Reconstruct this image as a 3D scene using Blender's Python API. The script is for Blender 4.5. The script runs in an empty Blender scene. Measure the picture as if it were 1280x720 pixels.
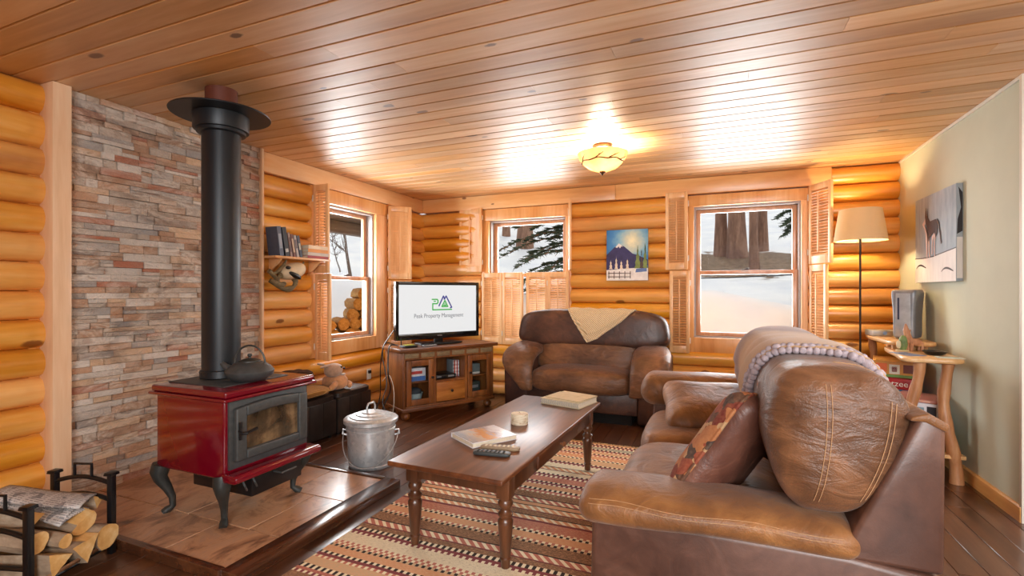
import bpy, bmesh, math, random
from mathutils import Vector as V, Matrix as Mx, noise as NZ
from mathutils.bvhtree import BVHTree
random.seed(7)
sc = bpy.context.scene
COL = sc.collection
PI = math.pi
R = math.radians

def lin(c):
    return tuple(((x/255)/12.92 if x <= 10 else ((x/255+.055)/1.055)**2.4) for x in c) + (1.0,)

# ------------------------------------------------------------------ mesh builder
class B:
    def __init__(self):
        self.bm = bmesh.new(); self.mi = 0
    def _fin(self, vs, M=None):
        if M is not None:
            for v in vs: v.co = M @ v.co
        fs = set(f for v in vs for f in v.link_faces)
        for f in fs: f.material_index = self.mi
        return vs
    def box(self, c, s, rz=0, bev=0, seg=2, M=None):
        """box centred at c with full size s"""
        r = bmesh.ops.create_cube(self.bm, size=1)
        vs = r['verts']
        for v in vs: v.co = V((v.co.x*s[0], v.co.y*s[1], v.co.z*s[2]))
        if bev > 0:
            es = list({e for v in vs for e in v.link_edges})
            rr = bmesh.ops.bevel(self.bm, geom=es, offset=bev, segments=seg, profile=.5, affect='EDGES')
            vs = list({v for f in rr['faces'] for v in f.verts} | {v for v in vs if v.is_valid})
        T = Mx.Translation(V(c)) @ Mx.Rotation(rz, 4, 'Z')
        if M is not None: T = T @ M
        return self._fin(vs, T)
    def bx(self, x0, x1, y0, y1, z0, z1, bev=0, seg=2):
        return self.box(((x0+x1)/2, (y0+y1)/2, (z0+z1)/2), (abs(x1-x0), abs(y1-y0), abs(z1-z0)), 0, bev, seg)
    def rings(self, rings, caps=True, closed=True, loop=False):
        vr = [[self.bm.verts.new(p) for p in r] for r in rings]
        n = len(vr[0]); m = len(vr)
        for i in range(m if loop else m-1):
            a, b = vr[i], vr[(i+1) % m]
            for j in range(n if closed else n-1):
                k = (j+1) % n
                try: self.bm.faces.new((a[j], a[k], b[k], b[j]))
                except ValueError: pass
        if caps and not loop and closed:
            for r, rev in ((vr[0], True), (vr[-1], False)):
                try: self.bm.faces.new(list(reversed(r)) if rev else r)
                except ValueError: pass
        return self._fin([v for r in vr for v in r])
    def tube(self, pts, r, n=10, loop=False, caps=True, flat=1.0):
        pts = [V(p) for p in pts]; m = len(pts); out = []
        up = None
        for i, p in enumerate(pts):
            if loop: t = pts[(i+1) % m] - pts[i-1]
            else: t = pts[min(i+1, m-1)] - pts[max(i-1, 0)]
            if t.length < 1e-9: t = V((0, 0, 1))
            t.normalize()
            if up is None:
                up = V((0, 0, 1)) if abs(t.z) < .9 else V((1, 0, 0))
            s = t.cross(up)
            if s.length < 1e-6: s = t.orthogonal()
            s.normalize(); up = s.cross(t).normalized()
            rr = r[i] if isinstance(r, (list, tuple)) else r
            out.append([p + s*math.cos(2*PI*j/n)*rr + up*math.sin(2*PI*j/n)*rr*flat for j in range(n)])
        return self.rings(out, caps=caps, loop=loop)
    def lathe(self, prof, loc=(0, 0, 0), n=24, M=None, caps=True):
        rr = [[(max(r, 1e-4)*math.cos(2*PI*j/n), max(r, 1e-4)*math.sin(2*PI*j/n), z) for j in range(n)] for r, z in prof]
        vs = self.rings(rr, caps=caps)
        T = Mx.Translation(V(loc))
        if M is not None: T = T @ M
        for v in vs: v.co = T @ v.co
        return vs
    def prism(self, poly, plane, a0, a1, bev=0, seg=2):
        """poly: 2D points; plane 'xy','xz','yz'; extruded over the third axis a0..a1"""
        def P(u, w, a):
            return {'xy': (u, w, a), 'xz': (u, a, w), 'yz': (a, u, w)}[plane]
        v0 = [self.bm.verts.new(P(u, w, a0)) for u, w in poly]
        v1 = [self.bm.verts.new(P(u, w, a1)) for u, w in poly]
        n = len(poly); fs = []
        fs.append(self.bm.faces.new(v0[::-1])); fs.append(self.bm.faces.new(v1))
        for i in range(n):
            fs.append(self.bm.faces.new((v0[i], v0[(i+1) % n], v1[(i+1) % n], v1[i])))
        bmesh.ops.recalc_face_normals(self.bm, faces=fs)
        vs = v0+v1
        if bev > 0:
            es = list({e for v in vs for e in v.link_edges})
            rr = bmesh.ops.bevel(self.bm, geom=es, offset=bev, segments=seg, profile=.5, affect='EDGES')
            vs = list({v for f in rr['faces'] for v in f.verts} | {v for v in vs if v.is_valid})
        return self._fin(vs)
    def soft(self, c, s, k=4, n=(10, 10, 10), fn=None, M=None, kz=None):
        """puffy box: superellipsoid on a cube grid; fn(q) bends the normalised point"""
        sub = {}
        vs = []
        def vert(x, y, z):
            key = (round(x, 5), round(y, 5), round(z, 5))
            if key in sub: return sub[key]
            q = V((x, y, z))
            nn = (abs(x)**k+abs(y)**k+abs(z)**k)**(1/k)
            q = q/nn
            if fn: q = V(fn(q))
            v = self.bm.verts.new((q.x*s[0]/2, q.y*s[1]/2, q.z*s[2]/2))
            sub[key] = v; vs.append(v); return v
        nx, ny, nz = n
        def g(i, m):
            t = -1+2*i/m
            return math.sin(t*PI/2)*.45+t*.55
        def face(f, na, nb):
            for i in range(na):
                for j in range(nb):
                    a = [f(g(i, na), g(j, nb)), f(g(i+1, na), g(j, nb)), f(g(i+1, na), g(j+1, nb)), f(g(i, na), g(j+1, nb))]
                    try: self.bm.faces.new([vert(*p) for p in a])
                    except ValueError: pass
        face(lambda a, b: (a, b, 1), nx, ny); face(lambda a, b: (b, a, -1), ny, nx)
        face(lambda a, b: (1, a, b), ny, nz); face(lambda a, b: (-1, b, a), nz, ny)
        face(lambda a, b: (b, 1, a), nz, nx); face(lambda a, b: (a, -1, b), nx, nz)
        T = Mx.Translation(V(c))
        if M is not None: T = T @ M
        return self._fin(vs, T)
    def sweep(self, path, side, k=3, n=24, cap=True, ncap=4, fn=None, ck=.8):
        """path: (pos, halfwidth along side, halfthickness); superellipse section"""
        side = V(side).normalized()
        pts = [(V(p), a, b) for p, a, b in path]
        full = list(pts)
        if cap:
            def capr(p, q):
                (p0, a0, b0), (p1, _, _) = p, q
                d = (p0-p1).normalized(); m = min(a0, b0)
                return [(p0+d*m*ck*math.sin(PI/2*i/ncap), a0-(m*.8)*(1-math.cos(PI/2*i/ncap)), b0-(m*.8)*(1-math.cos(PI/2*i/ncap))) for i in range(1, ncap+1)]
            full = capr(pts[0], pts[1])[::-1] + pts + capr(pts[-1], pts[-2])
        out = []; m = len(full)
        for i, (p, a, b) in enumerate(full):
            t = full[min(i+1, m-1)][0]-full[max(i-1, 0)][0]
            t = t.normalized(); nr = t.cross(side).normalized()
            ring = []
            for j in range(n):
                c_, s_ = math.cos(2*PI*j/n), math.sin(2*PI*j/n)
                u = math.copysign(abs(c_)**(2/k), c_); w = math.copysign(abs(s_)**(2/k), s_)
                q = p+side*u*a+nr*w*b
                if fn: q = fn(q)
                ring.append(q)
            out.append(ring)
        vs = self.rings(out)
        bmesh.ops.recalc_face_normals(self.bm, faces=list({f for v in vs for f in v.link_faces}))
        return vs
    def grid(self, fn, nu, nv):
        vv = [[self.bm.verts.new(fn(i/nu, j/nv)) for j in range(nv+1)] for i in range(nu+1)]
        for i in range(nu):
            for j in range(nv):
                self.bm.faces.new((vv[i][j], vv[i+1][j], vv[i+1][j+1], vv[i][j+1]))
        return self._fin([v for r in vv for v in r])
    def poly(self, pts):
        vs = [self.bm.verts.new(p) for p in pts]
        self.bm.faces.new(vs); return self._fin(vs)
    def text(self, s, size, T, depth=.0, squash=1.0):
        cu = bpy.data.curves.new('t', 'FONT'); cu.body = s; cu.size = size; cu.extrude = depth
        cu.align_x = 'CENTER'; cu.align_y = 'CENTER'; cu.space_character = 1.0
        o = bpy.data.objects.new('t', cu); COL.objects.link(o)
        dg = bpy.context.evaluated_depsgraph_get(); dg.update()
        me = bpy.data.meshes.new_from_object(o.evaluated_get(dg))
        n0 = len(self.bm.verts)
        self.bm.from_mesh(me); self.bm.verts.ensure_lookup_table()
        vs = self.bm.verts[n0:]
        S = Mx.Diagonal((squash, 1, 1, 1))
        bpy.data.objects.remove(o); bpy.data.meshes.remove(me); bpy.data.curves.remove(cu)
        return self._fin(list(vs), T @ S)
    def bvh(self):
        self.bm.normal_update()
        return BVHTree.FromBMesh(self.bm)
    def build(self, name, mat, parent=None, world=False, smooth=40, sub=0, keep=False, solid=0):
        bm = self.bm
        if world and parent is not None:
            bm.transform(parent['_M'].inverted() if False else MATS[parent.name].inverted())
        off = V((0, 0, 0))
        if parent is None and not keep:
            xs = [v.co for v in bm.verts]
            lo = [min(c[i] for c in xs) for i in range(3)]; hi = [max(c[i] for c in xs) for i in range(3)]
            off = V(((lo[0]+hi[0])/2, (lo[1]+hi[1])/2, lo[2]))
            bm.transform(Mx.Translation(-off))
        me = bpy.data.meshes.new(name)
        bm.normal_update(); bm.to_mesh(me); bm.free()
        for m in (mat if isinstance(mat, (list, tuple)) else [mat]): me.materials.append(m)
        if smooth:
            for p in me.polygons: p.use_smooth = True
            me.set_sharp_from_angle(angle=R(smooth))
        o = bpy.data.objects.new(name, me); COL.objects.link(o)
        o.location = off
        if parent is not None:
            o.parent = parent
            MATS[o.name] = MATS.get(parent.name, Mx.Identity(4))
        else: MATS[o.name] = Mx.Translation(off)
        if solid:
            md = o.modifiers.new('s', 'SOLIDIFY'); md.thickness = solid; md.offset = 1
        if sub:
            md = o.modifiers.new('u', 'SUBSURF'); md.levels = sub; md.render_levels = sub
        return o
MATS = {}
def thing(name, label, cat, loc=(0, 0, 0), rz=0, group=None):
    o = bpy.data.objects.new(name, None); COL.objects.link(o)
    o.empty_display_size = .1
    o.location = loc; o.rotation_euler = (0, 0, rz)
    MATS[o.name] = Mx.Translation(V(loc)) @ Mx.Rotation(rz, 4, 'Z')
    o['label'] = label; o['category'] = cat
    if group: o['group'] = group
    return o
def tag(o, label, cat, group=None, kind=None):
    o['label'] = label; o['category'] = cat
    if group: o['group'] = group
    if kind: o['kind'] = kind
    return o
def struct(o):
    o['kind'] = 'structure'; return o
def sempty(name, loc=(0, 0, 0), rz=0):
    o = bpy.data.objects.new(name, None); COL.objects.link(o); o.location = loc; o.rotation_euler = (0, 0, rz)
    MATS[o.name] = Mx.Translation(V(loc)) @ Mx.Rotation(rz, 4, 'Z')
    o['kind'] = 'structure'; return o
def dup(root, label=None, group=None, loc=None, rz=None):
    r = root.copy(); COL.objects.link(r)
    if label: r['label'] = label
    if group: r['group'] = group
    if loc is not None: r.location = loc
    if rz is not None: r.rotation_euler = (0, 0, rz)
    for ch in [c for c in bpy.data.objects if c.parent == root]:
        c = ch.copy(); COL.objects.link(c); c.parent = r
        for gch in [g for g in bpy.data.objects if g.parent == ch]:
            g = gch.copy(); COL.objects.link(g); g.parent = c
    return r
def rot(axis, deg): return Mx.Rotation(R(deg), 4, axis)

# ------------------------------------------------------------------ materials
class NT:
    def __init__(self, name):
        self.m = bpy.data.materials.new(name); self.m.use_nodes = True
        self.t = self.m.node_tree; self.t.nodes.clear()
        self.out = self.n('ShaderNodeOutputMaterial')
    def n(self, typ, **kw):
        nd = self.t.nodes.new(typ)
        for k, v in kw.items(): setattr(nd, k, v)
        return nd
    def l(self, a, b): self.t.links.new(a, b)
    def coord(self, which='Object'):
        return self.n('ShaderNodeTexCoord').outputs[which]
    def mapping(self, src, scale=(1, 1, 1), rotv=(0, 0, 0), loc=(0, 0, 0)):
        mp = self.n('ShaderNodeMapping'); mp.inputs['Scale'].default_value = scale
        mp.inputs['Rotation'].default_value = rotv; mp.inputs['Location'].default_value = loc
        self.l(src, mp.inputs['Vector']); return mp.outputs[0]
    def noise(self, vec, scale=5, detail=4, rough=.55, dist=0):
        n = self.n('ShaderNodeTexNoise'); n.inputs['Scale'].default_value = scale
        n.inputs['Detail'].default_value = detail; n.inputs['Roughness'].default_value = rough
        n.inputs['Distortion'].default_value = dist
        if vec is not None: self.l(vec, n.inputs['Vector'])
        return n.outputs['Fac']
    def ramp(self, fac, stops, interp='LINEAR'):
        r = self.n('ShaderNodeValToRGB'); r.color_ramp.interpolation = interp
        e = r.color_ramp.elements
        while len(e) < len(stops): e.new(.5)
        for el, (p, c) in zip(e, stops): el.position = p; el.color = c if len(c) == 4 else lin(c)
        self.l(fac, r.inputs[0]); return r.outputs[0]
    def math(self, op, a, b=None, c=None):
        m = self.n('ShaderNodeMath', operation=op)
        for i, x in enumerate((a, b, c)):
            if x is None: continue
            if isinstance(x, (int, float)): m.inputs[i].default_value = x
            else: self.l(x, m.inputs[i])
        return m.outputs[0]
    def mix(self, fac, a, b, mode='MIX'):
        m = self.n('ShaderNodeMix', data_type='RGBA', blend_type=mode)
        for s, x in ((0, fac), (6, a), (7, b)):
            if isinstance(x, (int, float)): m.inputs[s].default_value = x
            elif isinstance(x, tuple): m.inputs[s].default_value = x if len(x) == 4 else lin(x)
            else: self.l(x, m.inputs[s])
        return m.outputs[2]
    def bsdf(self, color, rough=.5, metal=0, coat=0, coat_rough=.1, bump=None, bstr=.2, bdist=.01, spec=.5, sheen=0, emit=None, estr=0, trans=0, sss=0):
        b = self.n('ShaderNodeBsdfPrincipled')
        if isinstance(color, tuple): b.inputs['Base Color'].default_value = color if len(color) == 4 else lin(color)
        else: self.l(color, b.inputs['Base Color'])
        if isinstance(rough, (int, float)): b.inputs['Roughness'].default_value = rough
        else: self.l(rough, b.inputs['Roughness'])
        b.inputs['Metallic'].default_value = metal
        b.inputs['Coat Weight'].default_value = coat; b.inputs['Coat Roughness'].default_value = coat_rough
        b.inputs['Specular IOR Level'].default_value = spec
        b.inputs['Sheen Weight'].default_value = sheen
        b.inputs['Transmission Weight'].default_value = trans
        if emit is not None:
            if isinstance(emit, tuple): b.inputs['Emission Color'].default_value = emit if len(emit) == 4 else lin(emit)
            else: self.l(emit, b.inputs['Emission Color'])
            b.inputs['Emission Strength'].default_value = estr
        if bump is not None:
            bp = self.n('ShaderNodeBump'); bp.inputs['Strength'].default_value = bstr; bp.inputs['Distance'].default_value = bdist
            self.l(bump, bp.inputs['Height']); self.l(bp.outputs[0], b.inputs['Normal'])
        self.l(b.outputs[0], self.out.inputs[0])
        return b
def plain(name, color, rough=.5, metal=0, coat=0, var=.12, scale=20, bstr=0, spec=.5, emit=None, estr=0, sheen=0, coat_rough=.1):
    t = NT(name); c = t.coord()
    nz = t.noise(c, scale, 3)
    col = color if len(color) == 4 else lin(color)
    lo = tuple(x*(1-var) for x in col[:3])+(1,); hi = tuple(min(1, x*(1+var)) for x in col[:3])+(1,)
    t.bsdf(t.ramp(nz, [(.3, lo), (.7, hi)]), rough, metal, coat, coat_rough, nz if bstr else None, bstr, .004, spec, sheen, emit, estr)
    return t.m
def wood(name, dark, mid, light, axis='X', stretch=12, scale=3.0, rough=.35, coat=0, coat_rough=.15, bstr=.05, knots=0, kscale=1.6, kcol=(70, 38, 16), island=0, spec=.5, seed=0, flat=None):
    """grain runs along axis"""
    t = NT(name); c = t.coord()
    g = t.n('ShaderNodeNewGeometry')
    if island:
        ad = t.n('ShaderNodeVectorMath', operation='SCALE'); t.l(g.outputs['Random Per Island'], ad.inputs['Scale']); ad.inputs[0].default_value = (37, 53, 71)
        a2 = t.n('ShaderNodeVectorMath', operation='ADD'); t.l(c, a2.inputs[0]); t.l(ad.outputs[0], a2.inputs[1]); c = a2.outputs[0]
    s = {'X': (1/stretch, 1, 1), 'Y': (1, 1/stretch, 1), 'Z': (1, 1, 1/stretch)}[axis]
    v = t.mapping(c, s, loc=(seed, seed, seed))
    n1 = t.noise(v, scale*3, 5, .6, .6)
    n2 = t.noise(v, scale*16, 3, .6)
    f = t.math('ADD', t.math('MULTIPLY', n1, .72), t.math('MULTIPLY', n2, .28))
    col = t.ramp(f, [(.30, dark), (.5, mid), (.68, light)])
    if island:
        hs = t.n('ShaderNodeHueSaturation'); t.l(col, hs.inputs['Color'])
        t.l(t.math('MULTIPLY_ADD', g.outputs['Random Per Island'], island, 1-island*.5), hs.inputs['Value'])
        wn = t.n('ShaderNodeTexWhiteNoise', noise_dimensions='1D'); t.l(g.outputs['Random Per Island'], wn.inputs['W'])
        t.l(t.math('MULTIPLY_ADD', wn.outputs['Value'], .14, .95), hs.inputs['Saturation'])
        col = hs.outputs[0]
    if knots:
        ks = list({'X': (.45, 1, 1), 'Y': (1, .45, 1), 'Z': (1, 1, .45)}[axis])
        kv = t.mapping(c, ks)
        if flat is not None:
            sx = t.n('ShaderNodeSeparateXYZ'); t.l(kv, sx.inputs[0]); cb = t.n('ShaderNodeCombineXYZ')
            for q, a in enumerate([a for a in range(3) if a != flat]): t.l(sx.outputs[a], cb.inputs[q])
            kv = cb.outputs[0]
        vo = t.n('ShaderNodeTexVoronoi', voronoi_dimensions='2D' if flat is not None else '3D'); vo.inputs['Scale'].default_value = kscale*2; t.l(kv, vo.inputs['Vector'])
        sp = t.n('ShaderNodeSeparateColor'); t.l(vo.outputs['Color'], sp.inputs[0])
        sel = t.math('LESS_THAN', sp.outputs[0], knots)
        size = t.math('MULTIPLY_ADD', sp.outputs[1], .05, .035)
        wob = t.math('MULTIPLY_ADD', t.noise(c, 30, 2), .04, -.02)
        dd = t.math('ADD', vo.outputs['Distance'], wob)
        k1 = t.math('MULTIPLY', t.math('SUBTRACT', 1, t.math('DIVIDE', dd, size)), 3.0)
        mk = t.n('ShaderNodeClamp'); t.l(t.math('MULTIPLY', k1, sel), mk.inputs[0])
        col = t.mix(t.math('MULTIPLY', mk.outputs[0], .82), col, kcol)
    t.bsdf(col, rough, 0, coat, coat_rough, f, bstr, .01, spec)
    return t.m
def leather(name, dark, mid, light, rough=.45, scale=3.2, wr=.35, stretch=(1, 1, 1), sheen=0, coat=0):
    t = NT(name); c = t.coord()
    n1 = t.noise(c, scale, 5, .6, .5); n2 = t.noise(c, 60, 3, .6)
    w = t.noise(t.mapping(c, stretch), 9, 4, .55, 1.2)
    vo = t.n('ShaderNodeTexVoronoi'); vo.inputs['Scale'].default_value = 220; t.l(c, vo.inputs['Vector'])
    f = t.math('ADD', t.math('MULTIPLY', n1, .7), t.math('MULTIPLY', w, .3))
    col = t.ramp(f, [(.32, dark), (.5, mid), (.66, light)])
    h = t.math('ADD', t.math('MULTIPLY', w, 1.0), t.math('MULTIPLY', vo.outputs['Distance'], .05))
    h = t.math('ADD', h, t.math('MULTIPLY', n2, .06))
    t.bsdf(col, t.math('MULTIPLY_ADD', n1, .25, rough-.12), 0, coat, .3, h, wr, .03, .5, sheen)
    return t.m
# ------------------------------------------------------------------ room dimensions
XL, XR, YB, H = -3.544, 1.548, 5.478, 2.44
Y0, XE = -3.2, 4.4
PITCH = .163
M_log = wood('varnished_log', (200, 124, 52), (231, 163, 80), (244, 194, 118), 'X', 9, 1.3, .36, .35, .22, .05, .30, 1.5, (116, 56, 20), .16, flat=1)
M_logy = wood('varnished_log_side', (200, 124, 52), (231, 163, 80), (244, 194, 118), 'Y', 9, 1.3, .36, .35, .22, .05, .30, 1.5, (116, 56, 20), .16, flat=0)
M_ceil = wood('pine_ceiling_boards', (186, 130, 78), (212, 162, 108), (230, 192, 146), 'X', 12, 1.6, .5, .9, .46, .05, .32, 1.6, (92, 54, 30), .42, flat=2)
M_floor = wood('dark_floor_boards', (52, 30, 19), (84, 52, 34), (112, 74, 50), 'Y', 14, 2.0, .32, .45, .18, .04, 0, island=.5)
M_beam = wood('pine_beam', (214, 144, 78), (238, 178, 112), (248, 206, 150), 'X', 10, 1.4, .38, .3, .2, .03, .35, 2.2, (118, 60, 26), flat=1)
M_beamy = wood('pine_beam_side', (214, 148, 88), (238, 182, 124), (248, 208, 160), 'Y', 10, 1.4, .38, .3, .2, .03, .35, 2.2, (118, 60, 26), flat=0)
M_post = wood('pale_pine_post', (216, 166, 122), (238, 196, 156), (248, 218, 184), 'Z', 10, 1.6, .45, .2, .2, .03, .2, 1.8, (150, 96, 60), flat=0)
M_trim = wood('pine_trim', (212, 144, 84), (236, 176, 118), (246, 200, 148), 'Z', 10, 2, .4, .25, .2, .03, .08, 2.0, (130, 76, 38), .2)
M_base = wood('pine_baseboard', (208, 140, 72), (234, 174, 102), (244, 196, 134), 'Y', 10, 2, .4, .3, .2, .03, .2, 2.5, (150, 90, 40), flat=0)
M_shut = wood('shutter_wood', (214, 152, 94), (236, 182, 126), (246, 206, 156), 'Z', 8, 2.5, .42, .25, .2, .03, 0)
M_wallr = plain('sage_paint', (203, 207, 186), .75, var=.03, scale=4, bstr=.03)
M_white = plain('white_trim_paint', (226, 220, 206), .5, var=.03)
M_rear = plain('cream_paint', (226, 206, 176), .7, var=.03, scale=2)

# floor
b = B(); rnd = random.Random(3)
x = -3.75
while x < XE+.1:
    y = Y0-.2-rnd.random()*1.2
    while y < YB+.3:
        L = .7+rnd.random()*1.0
        b.bx(x+.0012, x+.1238, y+.0008, y+L-.0008, -.02, 0, .0015, 1)
        y += L
    x += .125
b.bx(-3.8, XE+.2, Y0-.2, YB+.3, -.06, -.021)
struct(b.build('floor', M_floor, keep=True))
# ceiling : v-groove boards running across the room
b = B(); rnd = random.Random(5)
y = Y0-.1; w = .135
while y < YB+.12:
    x = -3.7-rnd.random()*2.5
    while x < XE+.1:
        L = 1.6+rnd.random()*2.6
        vs = b.box((x+L/2, y+w/2, H+.011), (L-.0015, w-.0012, .022))
        es = [e for e in {e for v in vs for e in v.link_edges} if all(v.co.z < H+.005 for v in e.verts) and abs(e.verts[0].co.x-e.verts[1].co.x) > .1]
        bmesh.ops.bevel(b.bm, geom=es, offset=.0065, segments=1, profile=.5, affect='EDGES')
        x += L
    y += w
b.bx(-3.9, XE+.3, Y0-.3, YB+.4, H+.023, H+.2)
struct(b.build('ceiling', M_ceil, keep=True, smooth=20))

def log_profile(z0, z1, peak=.05, groove=-.018, back=-.17, n=10):
    pts = [(back, z0), ]
    for j in range(n+1):
        t = j/n
        pts.append((groove+(peak-groove)*math.sin(PI*t)**.5, z0+.0015+(z1-z0-.003)*t))
    pts.append((back, z1))
    return pts
def log_wall(bb, axis, plane, inward, spans, z0, z1, rnd):
    pk = .040+rnd.random()*.010
    pr = log_profile(z0, z1, pk)
    for a0, a1 in spans:
        rr = []
        m = max(2, int((a1-a0)/.4))
        for i in range(m+1):
            t = a0+(a1-a0)*i/m
            j = (rnd.random()-.5)*.006 if 0 < i < m else 0
            sh = .0
            ring = [((t, plane+inward*(n+j if n > -.1 else n), z) if axis == 'x' else (plane+inward*(n+j if n > -.1 else n), t, z)) for n, z in pr]
            rr.append(ring)
        vs = bb.rings(rr)
        bmesh.ops.recalc_face_normals(bb.bm, faces=list({f for v in vs for f in v.link_faces}))
def subtract(a0, a1, holes):
    out = [(a0, a1)]
    for h0, h1 in holes:
        nn = []
        for s0, s1 in out:
            if h1 <= s0 or h0 >= s1: nn.append((s0, s1)); continue
            if h0 > s0: nn.append((s0, h0))
            if h1 < s1: nn.append((h1, s1))
        out = nn
    return out
W1 = (3.53, 4.72, .62, 2.27)
W2 = (-2.68, -1.53, .58, 2.27)
W3 = (-.26, .83, .60, 2.27)
# back log wall
b = B(); rnd = random.Random(11)
for k in range(15):
    z1 = 2.27-PITCH*k; z0 = max(z1-PITCH, -.02)
    if z1 < 0: break
    hs = [(w_[0], w_[1]) for w_ in (W2, W3) if z1 > w_[2]+.09 and z0 < w_[3]-.03]
    log_wall(b, 'x', YB, -1, subtract(XL-.15, XR+.02, hs), z0, z1, rnd)
    for w_ in (W2, W3):
        if z0 < w_[2] < z1-.03 or False: pass
log_wall(b, 'x', YB, -1, [(1.02, XR+.02)], 2.27, 2.44, rnd)
struct(b.build('wall_back', M_log, keep=True))
# left log wall
b = B(); rnd = random.Random(12)
for k in range(15):
    z1 = 2.24-PITCH*k; z0 = max(z1-PITCH, -.02)
    if k == 0: z1 = 2.27
    hs = [(W1[0], W1[1])] if z1 > W1[2]+.06 and z0 < W1[3]-.05 else []
    hs.append((1.66, 2.90))
    log_wall(b, 'y', XL, 1, subtract(Y0, YB+.15, hs), z0, z1, rnd)
log_wall(b, 'y', XL, 1, [(Y0, 1.60)], 2.271, 2.44, rnd)
b.bx(XL-.17, XL-.02, 1.5, 3.0, 0, H)
struct(b.build('wall_left', M_logy, keep=True))
# header beams
b = B(); b.bx(XL-.1, XL+.03, 2.95, YB-.02, 2.272, H-.001, .006); struct(b.build('trim_1', M_beamy, keep=True))
b = B(); b.bx(XL+.03, -1.02, YB-.045, YB+.1, 2.272, H-.001, .006); b.bx(-1.018, 1.02, YB-.045, YB+.1, 2.272, H-.001, .006)
struct(b.build('trim_2', M_beam, keep=True))
# ledger stone panel
def stone_mat():
    t = NT('ledger_stone'); c = t.coord(); g = t.n('ShaderNodeNewGeometry')
    wn = t.n('ShaderNodeTexWhiteNoise', noise_dimensions='1D'); t.l(g.outputs['Random Per Island'], wn.inputs['W'])
    base = t.ramp(wn.outputs['Value'], [(0, (186, 168, 152)), (.14, (206, 194, 182)), (.28, (178, 136, 106)), (.42, (196, 152, 120)), (.55, (224, 212, 200)), (.66, (180, 112, 84)), (.76, (166, 158, 152)), (.86, (214, 178, 144)), (.95, (146, 122, 106))], 'CONSTANT')
    v = t.mapping(c, (1, .35, 1))
    n1 = t.noise(v, 11, 5, .65, .8)
    alt = t.ramp(n1, [(.3, (96, 82, 76)), (.44, (170, 146, 126)), (.54, (226, 210, 194)), (.62, (178, 150, 128)), (.75, (160, 92, 62))])
    col = t.mix(t.ramp(t.noise(v, 7, 4, .6), [(.38, (0, 0, 0)), (.60, (215, 215, 215))]), base, alt)
    n2 = t.noise(c, 45, 5, .7)
    h = t.math('ADD', n1, t.math('MULTIPLY', n2, .5))
    t.bsdf(col, .62, 0, 0, .1, h, .9, .03, .4)
    return t.m
b = B(); rnd = random.Random(21)
z = 0.0
while z < H-.001:
    hh = rnd.choice((.036, .042, .047, .052)); hh = min(hh, H-z)
    y = 1.636-rnd.random()*.1
    while y < 2.935:
        L = rnd.choice((.07, .10, .14, .18, .23, .29))
        y0, y1 = max(y, 1.636), min(y+L, 2.935)
        if y1-y0 > .012:
            d = rnd.random()*.024
            if rnd.random() < .25 and hh > .04:
                zz = z+hh/2
                b.bx(XL-.02, -3.492+d, y0+.0006, y1-.0006, z+.0005, zz-.0005, .002, 1)
                b.bx(XL-.02, -3.492+rnd.random()*.024, y0+.0006, y1-.0006, zz+.0005, z+hh-.0005, .002, 1)
            else: b.bx(XL-.02, -3.492+d, y0+.0006, y1-.0006, z+.0005, z+hh-.0005, .002, 1)
        y += L
    z += hh
struct(b.build('wall_chimney', stone_mat(), keep=True, smooth=0))
b = B(); b.bx(-3.56, -3.425, 1.545, 1.634, 0, H-.001, .004); struct(b.build('trim_3', M_post, keep=True))
b = B(); b.bx(-3.56, -3.452, 2.937, 2.96, 0, H-.001, .003); struct(b.build('trim_4', M_post, keep=True))
# right wall + trims
b = B(); b.bx(XR, XR+.12, 3.53, YB+.2, 0, H); struct(b.build('wall_right', M_wallr, keep=True))
b = B(); b.prism([(XR-.018, 0), (XR+.0, 0), (XR+.0, .088), (XR-.01, .088), (XR-.018, .08)], 'xz', 3.515, YB-.03)
struct(b.build('baseboard_right', M_base, keep=True))
b = B(); b.bx(XR-.014, XR+.134, 3.505, 3.53, .0, H-.001, .002); b.bx(XR-.012, XR, 3.53, YB-.05, H-.022, H-.001, .002)
struct(b.build('trim_5', M_white, keep=True))
# the part of the house behind the camera
b = B(); b.bx(-3.9, XE+.2, Y0-.15, Y0, 0, H); struct(b.build('wall_rear', M_rear, keep=True))
b = B(); b.bx(XE, XE+.15, Y0, YB+.2, 0, H); struct(b.build('wall_kitchen', M_rear, keep=True))
b = B(); b.bx(XR+.12, XE, YB-.05, YB+.1, 0, H); struct(b.build('wall_hall', M_rear, keep=True))

# hearth : tiled slab with dark wood nosing
def tile_mat():
    t = NT('hearth_tile'); c = t.coord(); g = t.n('ShaderNodeNewGeometry')
    ad = t.n('ShaderNodeVectorMath', operation='SCALE'); ad.inputs[0].default_value = (7, 5, 3); t.l(g.outputs['Random Per Island'], ad.inputs['Scale'])
    a2 = t.n('ShaderNodeVectorMath', operation='ADD'); t.l(c, a2.inputs[0]); t.l(ad.outputs[0], a2.inputs[1])
    n1 = t.noise(t.mapping(a2.outputs[0], (1, .55, 1)), 5.2, 8, .72, 1.6)
    col = t.ramp(n1, [(.30, (84, 58, 44)), (.42, (156, 114, 86)), (.52, (196, 150, 114)), (.62, (180, 142, 116)), (.75, (214, 182, 150))])
    t.bsdf(col, .3, 0, .3, .2, n1, .12, .01)
    return t.m
M_grout = plain('grout', (206, 190, 168), .8)
M_darkwood = wood('dark_nosing', (42, 22, 13), (74, 42, 26), (104, 62, 38), 'Y', 12, 2.2, .22, .6, .12, .03)
b = B(); b.mi = 1
b.bx(-3.5, -1.98, 1.50, 2.60, 0, .040)
b.mi = 0
ys = [1.50, 1.79, 2.24, 2.60]
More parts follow.
